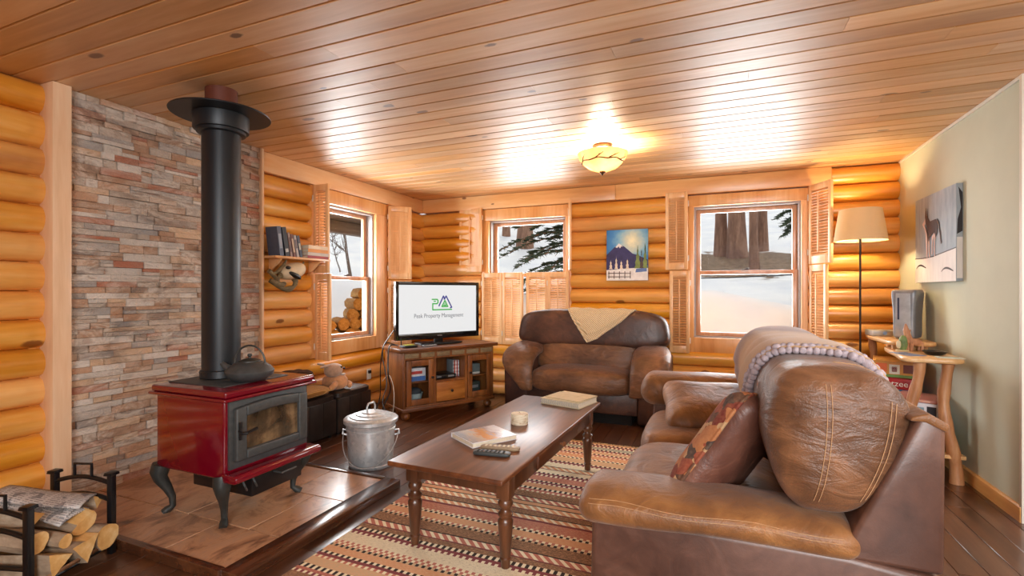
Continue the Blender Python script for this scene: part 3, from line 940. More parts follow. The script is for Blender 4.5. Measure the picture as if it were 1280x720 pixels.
for f in b.bm.faces:
    cc = E_.inverted() @ (f.calc_center_median()-V((0, 0, .185)))
    f.material_index = 0 if cc.z > .0 else 1
b.build('cover', [M_patch, M_plth], PT, False, sub=1)
b = B()
pts = []
for i in range(64):
    a = 2*PI*i/64; c_, s_ = math.cos(a), math.sin(a)
    x = math.copysign(abs(c_)**.3, c_); y = math.copysign(abs(s_)**.3, s_)
    m = (abs(x)**6+abs(y)**6)**(1/6); x, y = x/m, y/m; k_ = 1+.10*abs(x*y)
    pts.append(V((0, 0, .185))+(E_ @ V((x*.22*k_, y*.22*k_, .006))))
b.tube(pts, .007, 7, loop=True); b.build('braid_trim', M_patch, PT)

# throw blanket with pompoms over the far part of the back cushion
BL = thing('pompom_throw', 'beige throw blanket with a lavender pompom edge over the sofa back', 'blanket', (.3, 2.6, 1.08))
def near_edge(ph): # ph degrees, - front, + back
    if ph < 0: return 2.03+.13*(-ph/100)**1.3
    return 2.03-.06*(ph/90)
b = B(); NU, NV = 34, 30; grid = []
for i in range(NU+1):
    ph = -112+212*i/NU; y0 = near_edge(ph); y1 = 3.02+.10*math.sin(ph*.03)
    al = [y0+(y1-y0)*j/NV for j in range(NV+1)]
    off = [.012+.012*(1+math.sin(j*.55+ph*.02))*.5+.02*max(0, math.sin(j*.23+.4))*(1 if -70 < ph < 70 else .4) for j in range(NV+1)]
    row = []
    for t, o_ in zip(al, off): row += drape(SB, (.32, .80), 1, [t], [R(ph)], o_)
    grid.append(row)
vv = [[b.bm.verts.new(p) for p in r] for r in grid]
for i in range(NU):
    for j in range(NV): b.bm.faces.new((vv[i][j], vv[i][j+1], vv[i+1][j+1], vv[i+1][j]))
def throw_mat():
    t = NT('beige_throw'); c = t.coord(); n1 = t.noise(c, 6, 3); n2 = t.noise(c, 160, 2)
    sx = t.n('ShaderNodeSeparateXYZ'); t.l(c, sx.inputs[0])
    f = t.math('MULTIPLY_ADD', n1, .22, sx.outputs[1])
    col = t.ramp(f, [(.0, (184, 150, 116)), (.28, (178, 146, 116)), (.36, (134, 110, 108)), (.5, (170, 148, 144))])
    t.bsdf(col, .9, 0, 0, .1, n2, .3, .01, .2, .3); return t.m
b.build('cloth', throw_mat(), BL, True, solid=.010)
M_pom = plain('lavender_pompom', (168, 156, 162), .95, var=.25, scale=60, bstr=.6)
bp = B(); bp.soft((0, 0, 0), (.030, .030, .030), 2, (4, 4, 4), lambda q: q*(1+.14*NZ.noise(q*4)))
first = None; rn = random.Random(4)
for row_ in range(2):
    for i in range(44):
        ph = -112+208*(i+.5*row_)/43.5
        y = near_edge(ph)-.004+.026*row_+rn.uniform(-.006, .006)
        p = drape(SB, (.32, .80), 1, [y], [R(ph)], .022 if row_ else .012)[0]
        if first is None:
            first = bp.build('pompom', M_pom, BL); o = first
        else:
            o = first.copy(); COL.objects.link(o)
        o.location = p-V(BL.location); o.rotation_euler = (rn.random()*6, rn.random()*6, rn.random()*6)
        s_ = rn.uniform(.85, 1.15); o.scale = (s_, s_, s_)
# ------------------------------------------------------------------ stove corner
M_red = plain('red_enamel', (112, 5, 27), .16, 0, .45, .05, 3, 0, .5, coat_rough=.04)
M_iron = plain('grey_cast_iron', (74, 76, 76), .5, .3, 0, .15, 40, .12)
M_pipe = plain('black_stovepipe', (30, 34, 39), .42, .25, 0, .1, 6)
M_leg = plain('dark_cast_iron', (58, 60, 58), .45, .35, 0, .15, 30, .1)
def stove_glass():
    t = NT('sooty_glass'); c = t.coord(); n1 = t.noise(c, 7, 5, .65, .6); n2 = t.noise(t.mapping(c, (1, 3, .8)), 3, 3)
    col = t.ramp(t.math('ADD', t.math('MULTIPLY', n1, .5), t.math('MULTIPLY', n2, .5)), [(.36, (26, 22, 18)), (.5, (74, 58, 40)), (.62, (128, 104, 74))])
    t.bsdf(col, .12, 0, .5, .05); return t.m
ST = thing('wood_stove', 'glossy red enamel wood stove on cabriole legs on the tiled hearth', 'stove', (-2.55, 2.0, .045))
b = B(); b.bx(-2.82, -2.29, 1.725, 2.275, .30, .70, .012, 3); b.build('body', M_red, ST, True)
b = B(); b.bx(-2.845, -2.245, 1.695, 2.305, .700, .717, .007, 3); b.bx(-2.835, -2.255, 1.705, 2.295, .717, .752, .012, 4); b.build('top_slab', M_red, ST, True)
b = B(); b.bx(-2.82, -2.38, 1.79, 2.21, .7515, .757, .003); b.build('cook_plate', M_iron, ST, True)
b = B(); b.bx(-2.295, -2.278, 1.745, 2.255, .345, .698, .004); b.build('face_plate', M_iron, ST, True)
dr = B()
y0, y1, z0, z1 = 1.765, 2.235, .385, .675
def arch(y): return .018*math.sin(PI*(y-y0)/(y1-y0))
fw = .062; n = 14
outer = [(y0+(y1-y0)*i/n, z1-.018+arch(y0+(y1-y0)*i/n)) for i in range(n+1)]
inner = [(y0+fw+(y1-y0-2*fw)*i/n, z1-fw-.012+arch(y0+fw+(y1-y0-2*fw)*i/n)) for i in range(n+1)]
for poly in ([(y0, z0)]+outer[:1]+[(y0+fw, z1-.018+arch(y0+fw))]+[(y0+fw, z0)], [(y1-fw, z0), (y1-fw, z1-.018+arch(y1-fw)), (y1, z1-.018), (y1, z0)], [(y0+fw, z0), (y0+fw, z0+.05), (y1-fw, z0+.05), (y1-fw, z0)],
             [(p[0], p[1]) for p in inner]+[(y, z1-.018+arch(y)) for y in [y1-fw-(y1-y0-2*fw)*i/n for i in range(n+1)]]):
    dr.prism(poly, 'yz', -2.285, -2.248, .009, 3)
door = dr.build('door', M_iron, ST, True)
b = B(); b.prism([(y0+fw-.005, z0+.045), (y1-fw+.005, z0+.045)]+[(p[0], p[1]+.005) for p in reversed(inner)], 'yz', -2.274, -2.268); b.build('door_glass', stove_glass(), door, True)
b = B(); b.tube([(-2.245, 1.775, .545), (-2.225, 1.775, .535), (-2.205, 1.79, .535), (-2.200, 1.845, .548)], [.008, .008, .009, .007], 8); b.tube([(-2.235, 1.775, .50), (-2.235, 1.775, .59)], .008, 8); b.build('door_handle', M_black, door, True)
b = B(); b.prism([(-2.30, .335), (-2.205, .335), (-2.192, .325), (-2.192, .300), (-2.21, .294), (-2.30, .294)], 'xz', 1.715, 2.285, .005, 2); b.build('ash_lip', M_red, ST, True)
b = B(); b.bx(-2.72, -2.26, 1.86, 2.20, .17, .30, .008); b.build('ash_box', M_black, ST, True)
b = B()
for yy in (1.80, 1.86): b.tube([(-2.26, yy, .29), (-2.235, yy, .255), (-2.245, yy+.02, .225)], .005, 6)
b.tube([(-2.27, 2.0, .262), (-2.20, 2.0, .262), (-2.20, 2.1, .262)], .005, 6); b.build('draft_lever', M_iron, ST, True)
def cab_leg(x, y, sx, sy):
    b = B()
    pts = []
    for t, o_, r in ((0, .012, .046), (.15, .020, .045), (.3, .016, .034), (.5, -.006, .024), (.7, -.022, .018), (.88, -.024, .016), (.95, -.008, .021), (1, .006, .020)):
        pts.append((V((x+sx*o_, y+sy*o_, .312-(.312-.046)*t)), r))
    b.tube([p for p, r in pts], [r for p, r in pts], 12)
    b.build('leg', M_leg, ST, True)
for x, y, sx, sy in ((-2.335, 1.755, 1, -1), (-2.335, 2.25, 1, 1), (-2.79, 1.755, -1, -1), (-2.79, 2.25, -1, 1)): cab_leg(x, y, sx, sy)
PX, PY = -2.683, 2.005
PI_T = thing('stove_pipe', 'tall black stove pipe rising from the red stove through the ceiling', 'stove pipe', (PX, PY, .757))
b = B(); b.lathe([(.106, .758), (.112, .762), (.110, .80), (.1015, .805), (.1015, 2.20), (.1, 2.22)], (PX, PY, 0), 40); b.build('pipe', M_pipe, PI_T, True)
b = B()
for i in range(28):
    a = 2*PI*i/28; b.box((PX+.1105*math.cos(a), PY+.1105*math.sin(a), .79), (.004, .008, .006), a)
b.build('vent_holes', M_black, PI_T, True)['kind'] = 'stuff'
b = B(); b.lathe([(.118, 2.178), (.128, 2.182), (.128, 2.198), (.144, 2.20), (.146, 2.206), (.146, 2.288), (.10, 2.292)], (PX, PY, 0), 40); b.build('collar', M_pipe, PI_T, True)
b = B(); b.lathe([(.12, 2.290), (.262, 2.290), (.264, 2.294), (.262, 2.298), (.08, 2.300)], (PX, PY, 0), 56); b.build('ceiling_shield', M_pipe, PI_T, True)
b = B(); b.lathe([(.085, 2.298), (.085, 2.439)], (PX, PY, 0), 24); b.build('rusty_pipe', plain('rusty_pipe', (104, 52, 36), .6, .2), PI_T, True)
# kettle
KT = thing('kettle', 'black cast iron tea kettle on top of the red stove', 'kettle', (-2.42, 1.98, .758))
b = B(); b.lathe([(.05, 0), (.085, .004), (.122, .035), (.126, .055), (.118, .068), (.085, .095), (.05, .108), (.02, .112)], (0, 0, 0), 32); b.build('body', M_iron, KT)
b = B(); b.lathe([(.058, .100), (.055, .112), (.03, .122), (.008, .126), (.007, .132), (.013, .140), (.011, .148), (.001, .150)], (0, 0, 0), 24); b.build('lid', M_leg, KT)
b = B(); b.tube([V((0, -.095, .055)), V((0, -.135, .075)), V((0, -.158, .098))], [.026, .018, .012], 10); b.build('spout', M_iron, KT)
b = B(); pts = [(0, .085*math.cos(R(a)), .098+.098*math.sin(R(a))) for a in range(0, 181, 12)]
b.tube(pts, .0055, 8); b.build('handle', M_leg, KT)
for o in KT.children if hasattr(KT, 'children') else []: pass
KT.rotation_euler = (0, 0, R(-67))
# ------------------------------------------------------------------ log rack with firewood
RK = thing('firewood_rack', 'black metal firewood rack with arched ends at the left edge of the hearth', 'log rack', (-2.77, 1.215, 0), R(17))
def end_frame(y, hz):
    for x in (-.15, .15):
        b = B(); b.bx(x-.013, x+.013, y-.013, y+.013, 0, .375, .002); b.bx(x-.022, x+.022, y-.022, y+.022, .375, .384, .002)
        b.bx(x-.022, x+.022, y-.022, y+.022, .384, .39, .004); b.build('post', M_black, RK)
    for z in (.335, .255, .13, .05):
        k = .028 if z > .2 else 0
        b = B(); pts = [(-.15+.3*i/12, y, z+k*math.sin(PI*i/12)) for i in range(13)]
        b.tube(pts, .0105, 8, flat=1.0); b.build('rail', M_black, RK)
    b = B(); b.tube([(-.045, y, .355), (-.045, y, .425), (.045, y, .425), (.045, y, .355)], .007, 8); b.build('top_loop', M_black, RK)
end_frame(.185, 1); end_frame(-.185, 1)
for x in (-.15, .15):
    b = B(); b.tube([(x, -.185, .045), (x, .185, .045)], .010, 8); b.build('side_rail', M_black, RK)
b = B(); pr = [(-.175, .14), (-.165, .09), (-.13, .06), (0, .052), (.12, .052), (.165, .056), (.19, .068), (.20, .082), (.195, .09), (.188, .086)]
def slg(u, v):
    t = u*(len(pr)-1); i = min(int(t), len(pr)-2); f = t-i
    return (pr[i][0]+(pr[i+1][0]-pr[i][0])*f, -.165+.33*v, pr[i][1]+(pr[i+1][1]-pr[i][1])*f)
b.grid(slg, 27, 2); b.build('sling', wood('bark_sling', (60, 36, 22), (110, 72, 44), (150, 108, 70), 'X', 4, 3, .7), RK, solid=.006)
M_birch = wood('log_bark', (120, 98, 78), (172, 150, 126), (214, 198, 176), 'X', 3, 3.2, .85, 0, .1, .5)
M_fcut = wood('fresh_cut_wood', (196, 140, 74), (224, 176, 108), (240, 206, 148), 'X', 3, 3.0, .75, 0, .1, .15)
def firelog(y, z, r, x0, x1, label, split=0, seed=1, tilt=0, yaw=0, a0=0):
    rr = random.Random(seed); b = B(); n = 18
    ang = [a0+2*PI*j/n for j in range(n)]
    def rad(j):
        a = (2*PI*j/n)
        if split == 1:   # half round
            return r*min(1.0, .12/max(.12, .001)+0) if math.sin(a) < .1 else r*min(1, .15/max(.15, math.sin(a)))
        if split == 2:   # quarter wedge
            q = (a % (2*PI/3))-PI/3
            return r*.62/max(.5, math.cos(q))
        return r*(1+.05*math.sin(3*a+seed))
    rad_l = [rad(j)*(1+.05*rr.uniform(-1, 1)) for j in range(n)]
    rings = []; m = 7
    for i in range(m):
        t = i/(m-1); x = x0+(x1-x0)*t; w = .006*math.sin(t*5+seed)
        e = .96 if i in (0, m-1) else 1
        rings.append([(x, e*rad_l[j]*math.cos(ang[j])+w, e*rad_l[j]*math.sin(ang[j])+w*.5) for j in range(n)])
    vs = b.rings(rings)
    b.bm.normal_update()
    for f in b.bm.faces:
        if abs(f.normal.x) > .9: f.material_index = 1
        elif split and f.calc_center_median().z > r*.02 and split == 1: f.material_index = 1
        elif split == 2 and f.calc_center_median().y > 0: f.material_index = 1
    M = Mx.Translation(V((0, y, z))) @ rot('Z', yaw) @ rot('Y', tilt)
    b.bm.transform(Mx.Translation(V((-2.77, 1.215, 0))) @ rot('Z', 17) @ M)
    o = b.build('firewood_log', [M_birch, M_fcut], smooth=35)
    tag(o, label, 'firewood', 'firewood in the black rack'); return o
firelog(.112, .122, .058, -.22, .205, 'thick round firewood log at the right end of the bottom row in the rack', 0, 1)
firelog(-.006, .122, .057, -.20, .215, 'pale split firewood log in the middle of the bottom row in the rack', 2, 2, a0=.6)
firelog(-.118, .116, .052, -.20, .20, 'split firewood log at the near end of the bottom row in the rack', 2, 3, a0=2.2)
firelog(.045, .236, .060, -.26, .16, 'long split log lying on top of the firewood pile, tilted', 1, 4, 6, -4, a0=.5)
firelog(-.062, .186, .030, -.2, .185, 'thin round firewood log between the split ones', 0, 5)
firelog(-.135, .218, .046, -.24, .14, 'round firewood log behind the near end post of the rack', 0, 6)
firelog(.150, .235, .03, -.18, .10, 'thin reddish stick of kindling near the far end of the rack', 2, 7, -14, 12)
firelog(-.10, .296, .030, -.24, .08, 'small split log on the near top of the firewood pile', 2, 8, 0, 3)
def news_mat():
    t = NT('newsprint'); c = t.coord(); sx = t.n('ShaderNodeSeparateXYZ'); t.l(c, sx.inputs[0])
    w_ = t.math('GREATER_THAN', t.math('PINGPONG', t.math('MULTIPLY', sx.outputs[1], 75), .5), .27)
    colm = t.math('GREATER_THAN', t.math('PINGPONG', t.math('MULTIPLY', sx.outputs[0], 14), .5), .07)
    wd = t.math('GREATER_THAN', t.noise(t.mapping(c, (160, 40, 1)), 1, 1), .42)
    big = t.math('GREATER_THAN', t.noise(t.mapping(c, (22, 14, 1)), 1, 1), .60)
    m = t.math('MULTIPLY', t.math('MULTIPLY', w_, colm), wd)
    col = t.mix(t.math('MULTIPLY', m, .55), (206, 202, 200), (70, 70, 74)); col = t.mix(t.math('MULTIPLY', big, .6), col, (84, 84, 92))
    t.bsdf(col, .85); return t.m
NP = thing('newspaper', 'folded grey newspaper lying on the firewood pile', 'newspaper', (-2.77, 1.215, .298), R(17+12))
M_news = news_mat()
for k, (ax, ay, az, tl) in enumerate(((-.04, .02, .0, -6), (-.055, .03, .014, -4), (-.03, .045, .03, -8))):
    b = B()
    def nf(u, v): return (-.17+.34*u, -.075+.15*v, .010*math.sin(PI*v)+.008*math.sin(u*5+k)-.03*u*u)
    b.grid(nf, 14, 6)
    b.bm.transform(Mx.Translation(V((ax, ay, az))) @ rot('Z', 8*k-6) @ rot('X', tl+10) @ rot('Y', 8)); b.build('sheet', M_news, NP, solid=.008)
# ------------------------------------------------------------------ book shelf and skull ornament on the log wall
SH = thing('wall_shelf', 'narrow pine book shelf on the left log wall beside the stone panel', 'shelf', (-3.41, 3.27, 1.535))
b = B(); b.bx(-.085, .085, -.31, .31, 0, .02, .003); b.build('shelf_board', M_beamy, SH)
for y_ in (-.22, .22):
    b = B(); b.prism([(-.085, 0), (.05, 0), (.04, -.018), (-.06, -.10), (-.085, -.10)], 'xz', y_-.01, y_+.01, .003); b.build('bracket', M_beamy, SH)
def book(x, y, z, s, col, label, rx=0, lay=False, cat='book', group='books on the wall shelf', spine=None, rz=0):
    """upright: s=(depth x, thickness y, height z) ; lying: s=(depth, width, thickness)"""
    T = thing('book', label, cat, (x, y, z), R(rz), group)
    d, w_, h = s; cv = plain('cover_%d_%d_%d' % col, col, .5, var=.08)
    pg = PAGES
    M = rot('X', rx)
    b = B(); t_ = .0025
    if lay:
        b.box((0, 0, t_/2), (d, w_, t_), M=M); b.box((0, 0, h-t_/2), (d, w_, t_), M=M); b.box((d/2-t_/2, 0, h/2), (t_, w_, h-2*t_), M=M)
        b.build('cover', cv, T)
        b = B(); b.box((-.003, 0, h/2), (d-.01, w_-.008, h-2*t_-.0004), M=M); b.build('pages', pg, T)
    else:
        def bb(bd, c, sz):
            bd.box((0, 0, 0), sz, M=Mx.Translation((0, 0, 0)) @ M @ Mx.Translation(V(c)))
        bb(b, (0, -w_/2+t_/2, h/2), (d, t_, h)); bb(b, (0, w_/2-t_/2, h/2), (d, t_, h)); bb(b, (d/2-t_/2, 0, h/2), (t_, w_-2*t_, h))
        if spine:
            b.mi = 1; bb(b, (d/2+.0003, 0, h*spine[1]), (.0006, w_*.7, h*spine[2])); b.mi = 0
        b.build('cover', [cv, plain('spine_%d_%d_%d' % spine[0], spine[0], .5)] if spine else cv, T)
        b = B(); bb(b, (-.004, 0, h/2), (d-.008, w_-2*t_-.0004, h-.008)); b.build('pages', pg, T)
    return T
PAGES = plain('book_pages', (226, 214, 190), .8, var=.08, scale=80)
zs = 1.556
for y, th, h, dp, col, rx, lb, sp in ((3.035, .040, .245, .13, (86, 96, 116), 8, 'tall grey blue book at the left end of the wall shelf', ((150, 160, 176), .5, .5)),
     (3.090, .042, .245, .14, (34, 36, 44), 10, 'tall black book second from left on the wall shelf', ((200, 196, 188), .2, .12)),
     (3.142, .022, .205, .12, (150, 120, 112), 10, 'thin pinkish grey book third from left on the wall shelf', ((90, 60, 56), .5, .6)),
     (3.176, .026, .195, .12, (110, 62, 50), 11, 'brown paperback leaning in the middle of the wall shelf', ((200, 170, 140), .5, .6)),
     (3.212, .024, .190, .12, (176, 164, 160), 12, 'light grey paperback leaning in the middle of the wall shelf', ((110, 90, 90), .6, .4)),
     (3.250, .028, .190, .12, (58, 62, 78), 13, 'dark blue paperback at the right end of the upright row on the wall shelf', ((190, 180, 160), .5, .3))):
    book(-3.40, y, zs, (dp, th, h), col, lb, rx, spine=sp)
zz = zs
for h, w_, col, lb in ((.022, .25, (160, 40, 44), 'red book at the bottom of the lying stack on the wall shelf'), (.028, .25, (196, 186, 176), 'grey book second from the bottom of the lying stack on the wall shelf'),
                      (.030, .24, (226, 150, 62), 'orange book second from the top of the lying stack on the wall shelf'), (.032, .23, (232, 206, 172), 'cream book on top of the lying stack on the wall shelf')):
    book(-3.40, 3.43, zz, (.15, w_, h), col, lb, lay=True); zz += h+.0008
M_bone = plain('pale_bone', (216, 196, 164), .6, var=.25, scale=9)
M_drift = wood('driftwood', (70, 58, 40), (120, 104, 74), (168, 150, 112), 'Y', 3, 5, .8, 0, .1, .5)
SK = thing('skull_ornament', 'pale skull shaped ornament with twisted driftwood horns below the wall shelf', 'ornament', (-3.42, 3.14, 1.40))
b = B()
def fk(q): return (q.x, q.y+.18*q.z, q.z+.22*q.y-.15*q.y**3)
b.soft((.03, .055, .035), (.15, .25, .15), 2.2, (12, 14, 12), fk); b.build('skull', M_bone, SK, sub=1)
b = B(); b.soft((.085, .03, -.005), (.05, .14, .045), 2.2, (8, 8, 6), M=rot('X', -22)); b.soft((.09, -.045, .06), (.03, .05, .03), 2, (6, 6, 6)); b.build('dark_sockets', M_black, SK)
b = B(); pts = [(.03, -.01+.085*math.cos(a)*1.15, -.06+.065*math.sin(a)) for a in [2*PI*i/20 for i in range(20)]]
b.tube(pts, [.022+.006*math.sin(i*1.3) for i in range(20)], 9, loop=True); b.build('driftwood_ring', M_drift, SK)
for p_, r_ in (([(.02, -.17, -.05), (.04, -.12, -.08), (.03, -.06, -.09), (.02, -.02, -.075)], [.02, .026, .024, .018]), ([(.02, -.14, .0), (.03, -.09, .03), (.03, -.04, .08), (.02, .0, .125)], [.012, .016, .014, .008]),
               ([(.02, -.18, .03), (.02, -.13, -.01), (.03, -.10, -.05)], [.02, .018, .014]), ([(.0, .12, .06), (.02, .17, .09), (.01, .20, .12)], [.016, .012, .007])):
    b = B(); b.tube(p_, r_, 9); b.build('driftwood_branch', M_drift, SK)
b = B(); b.tube([(-.07, 0, .0), (.03, 0, -.02)], .02, 8); b.build('wall_mount', M_drift, SK)
# ------------------------------------------------------------------ ottomans, bag, cushion, plush toy, ash can
M_ott = leather('black_brown_leather', (26, 20, 18), (40, 31, 27), (58, 46, 40), .4, 3, .05)
def ottoman(y0, y1, label):
    T = thing('storage_ottoman', label, 'ottoman', (-3.25, (y0+y1)/2, 0), 0, 'dark leather ottomans under the left window')
    h = .375; l = y1-y0
    b = B(); b.box((0, 0, .175), (.44, l, .30), 0, .012); b.build('base', M_ott, T)
    b = B(); b.soft((0, 0, .345), (.452, l+.004, .065), 7, (10, 10, 4)); b.build('lid', M_ott, T)
    for x_ in (-.18, .18):
        for y_ in (-l/2+.04, l/2-.04):
            b = B(); b.lathe([(.016, 0), (.02, .027)], (x_, y_, 0), 10); b.build('foot', M_black, T)
    b = B()
    for y_ in (-l/6, l/6): b.bx(.220, .2215, y_-.002, y_+.002, .03, .32)
    b.build('stitching', M_black, T)['kind'] = 'stuff'
ottoman(2.88, 3.335, 'dark leather ottoman next to the red stove with a cushion on it')
ottoman(3.355, 3.80, 'dark leather ottoman behind the metal ash can with a plush toy on it')
M_tan = knit_mat('tan_weave', (150, 104, 46), (206, 158, 88), 30)
CU = thing('woven_cushion', 'flat tan woven cushion on the ottoman beside the stove', 'cushion', (-3.20, 3.06, .375))
b = B(); b.soft((0, 0, .045), (.40, .44, .09), 4.5, (12, 14, 6), lambda q: (q.x, q.y, q.z*(1-.4*max(abs(q.x), abs(q.y))**4))); b.build('cover', M_tan, CU, sub=1)
b = B(); b.tube([V((.19, -.20+.4*i/16, .05+.004*math.sin(i*2))) for i in range(17)], .007, 7); b.build('piping', M_tan, CU)
M_bag = plain('brown_canvas', (74, 44, 26), .85, var=.35, scale=9, bstr=.4)
BG = thing('canvas_bag', 'slumped dark brown bag on the cushion behind the red stove', 'bag', (-3.28, 3.10, .462))
b = B()
def fbag(q): return (q.x*(1-.2*q.z), q.y*(1-.12*q.z)+.1*NZ.noise(q*2), q.z+.22*NZ.noise(V((q.x*2, q.y*2.2, 1)))*(q.z > 0))
b.soft((0, 0, .065), (.24, .34, .13), 3, (12, 16, 8), fbag); b.build('body', M_bag, BG, sub=1)
b = B(); b.tube([(.10, -.10, .10), (.125, -.06, .13), (.13, .0, .125), (.12, .06, .10)], .010, 8); b.build('handle', M_bag, BG)
M_plush = plain('tan_plush', (206, 150, 104), .95, var=.18, scale=30, bstr=.5, sheen=.4)
M_plush2 = plain('grey_tan_plush', (178, 146, 122), .95, var=.2, scale=30, bstr=.5, sheen=.4)
PL = thing('plush_toy', 'tan plush animal toy slumped on the ottoman behind the ash can', 'plush toy', (-3.17, 3.44, .377))
b = B(); b.soft((0, .03, .065), (.22, .20, .14), 2.4, (10, 10, 10), lambda q: q*(1+.06*NZ.noise(q*3))); b.build('body', M_plush, PL, sub=1)
b = B()
def fhead(q): return (q.x*(1-.25*q.y), q.y, q.z*(1-.15*q.y)-.30*q.y*(q.y > 0)*q.y)
b.soft((.02, .0, .18), (.13, .22, .12), 2.3, (10, 12, 10), fhead, M=rot('Z', 15)); b.build('head', M_plush2, PL, sub=1)
b = B(); b.soft((.02, -.115, .225), (.045, .11, .018), 2.2, (6, 8, 4), M=rot('X', 8)); b.build('ear', M_plush2, PL, sub=1)
b = B(); b.soft((-.045, -.09, .235), (.04, .10, .018), 2.2, (6, 8, 4), M=rot('X', -14)); b.build('ear', M_plush2, PL, sub=1)
for p_ in ((.08, .02, .205), (.055, .085, .185)):
    b = B(); b.soft(p_, (.018, .018, .018), 2, (5, 5, 5)); b.build('eye', M_black, PL)
b = B(); b.soft((.06, .065, .135), (.04, .05, .02), 2, (6, 6, 4)); b.build('muzzle_patch', plain('white_plush', (226, 214, 204), .95), PL)
for p_ in ([(.06, -.03, .08), (.10, -.09, .05), (.09, -.15, .030)], [(.06, .08, .06), (.11, .12, .035), (.12, .07, .025)]):
    b = B(); b.tube(p_, [.03, .03, .025], 10); b.build('limb', M_plush, PL, sub=1)
def galv():
    t = NT('galvanised_steel'); c = t.coord(); vo = t.n('ShaderNodeTexVoronoi'); vo.inputs['Scale'].default_value = 40; t.l(c, vo.inputs['Vector'])
    sp = t.n('ShaderNodeSeparateColor'); t.l(vo.outputs['Color'], sp.inputs[0])
    t.bsdf(t.ramp(sp.outputs[0], [(0, (186, 192, 196)), (1, (214, 218, 220))]), .4, .6); return t.m
M_galv = galv()
CN = thing('ash_can', 'galvanised metal ash can with lid on the floor between hearth and television cabinet', 'metal can', (-2.315, 2.90, 0))
b = B(); b.lathe([(.150, 0), (.154, .004), (.156, .022), (.153, .026), (.158, .06), (.170, .262), (.175, .264), (.175, .274), (.171, .277), (.176, .322), (.178, .326)], (0, 0, 0), 48); b.build('body', M_galv, CN)
b = B(); b.lathe([(.188, .312), (.192, .316), (.192, .338), (.186, .344), (.150, .352), (.145, .360), (.110, .366), (.105, .374), (.07, .379), (.065, .386), (.02, .389)], (0, 0, 0), 48); b.build('lid', M_galv, CN)
b = B(); b.tube([(.0, -.042, .385), (.0, -.046, .42), (.0, -.03, .446), (.0, .03, .446), (.0, .046, .42), (.0, .042, .385)], .0075, 10); b.build('lid_handle', M_galv, CN)
for s in (-1, 1):
    b = B(); a = R(25) if s > 0 else R(205)
    c_ = V((math.cos(a), math.sin(a), 0))
    b.tube([c_*.172+V((0, 0, .25)), c_*.20+V((0, 0, .255)), c_*.205+V((0, 0, .225)), c_*.172+V((0, 0, .215))], .007, 8); b.build('ear', M_galv, CN)
b = B(); a0 = R(205); a1 = R(25)
pts = []
for i in range(25):
    t = i/24; a = a0+(a1+2*PI-a0)*t
    pts.append((.196*math.cos(a), .196*math.sin(a), .235-.20*math.sin(PI*t)))
b.tube(pts, .003, 6); b.build('bail_handle', M_galv, CN)
# wall outlet
b = B(); b.bx(XL+.052, XL+.058, 4.30, 4.37, .30, .415, .003); b.mi = 1; b.bx(XL+.058, XL+.075, 4.315, 4.355, .365, .40, .004)
tag(b.build('wall_outlet', [M_white, M_black]), 'white wall outlet with a black plug low on the left log wall', 'outlet')
# ------------------------------------------------------------------ television cabinet (turned across the corner)
M_cab = wood('rustic_cabinet_wood', (70, 36, 16), (122, 70, 32), (160, 100, 50), 'Z', 6, 2.2, .42, .2, .25, .06, .06, 2, (40, 20, 10))
M_cabx = wood('rustic_cabinet_top', (66, 34, 18), (112, 64, 32), (150, 94, 52), 'X', 8, 2.2, .35, .3, .2, .05)
M_drw = wood('amber_drawer_wood', (130, 72, 26), (168, 102, 42), (196, 130, 62), 'X', 6, 2.4, .4, .25, .2, .05)
M_slate = wood('slate_inlay', (92, 82, 70), (140, 116, 82), (150, 136, 110), 'X', 2, 6, .6, 0, .1, .2)
M_inside = plain('dark_cabinet_inside', (34, 20, 14), .7)
M_knob = plain('dark_bronze_knob', (44, 30, 24), .35, .6)
CA = thing('television_cabinet', 'rustic brown wood television cabinet with glass doors across the corner', 'cabinet', (-2.70, 4.53, 0), R(60))
Wc, Dc = 1.07, .42; z0c, z1c = .085, .665
b = B()
b.bx(-Wc/2, -Wc/2+.03, -Dc/2, Dc/2, z0c, z1c, .004); b.bx(Wc/2-.03, Wc/2, -Dc/2, Dc/2, z0c, z1c, .004)
b.bx(-Wc/2+.03, Wc/2-.03, Dc/2-.015, Dc/2, z0c, z1c); b.bx(-Wc/2+.03, Wc/2-.03, -Dc/2, Dc/2-.015, z0c, z0c+.045, .002)
for x in (-.185, .185): b.bx(x-.014, x+.014, -Dc/2+.004, Dc/2-.015, z0c+.045, .585)
b.bx(-Wc/2+.03, Wc/2-.03, -Dc/2+.002, Dc/2-.015, .585, z1c)
b.bx(-.171, .171, -Dc/2+.004, Dc/2-.015, .335, .355)
b.build('case', M_cab, CA)
b = B(); b.bx(-Wc/2-.012, Wc/2+.012, -Dc/2-.014, Dc/2+.004, z0c-.004, z0c+.028, .006); b.build('plinth', M_cabx, CA)
b = B(); b.bx(-Wc/2-.04, Wc/2+.04, -Dc/2-.035, Dc/2+.015, z1c, z1c+.035, .006); b.build('top', M_cabx, CA)
for i in range(6):
    b = B(); x = -.44+i*.176; b.bx(x-.075, x+.075, -Dc/2-.003, -Dc/2+.004, .602, .648, .002); b.build('slate_tile', M_slate, CA)
for x in (-Wc/2+.05, Wc/2-.05):
    for y in (-Dc/2+.05, Dc/2-.05):
        b = B(); b.lathe([(.022, 0), (.04, .012), (.047, .032), (.042, .055), (.026, .068), (.03, .082)], (x, y, 0), 20); b.build('bun_foot', M_cab, CA)
M_cglass = glass_mat()
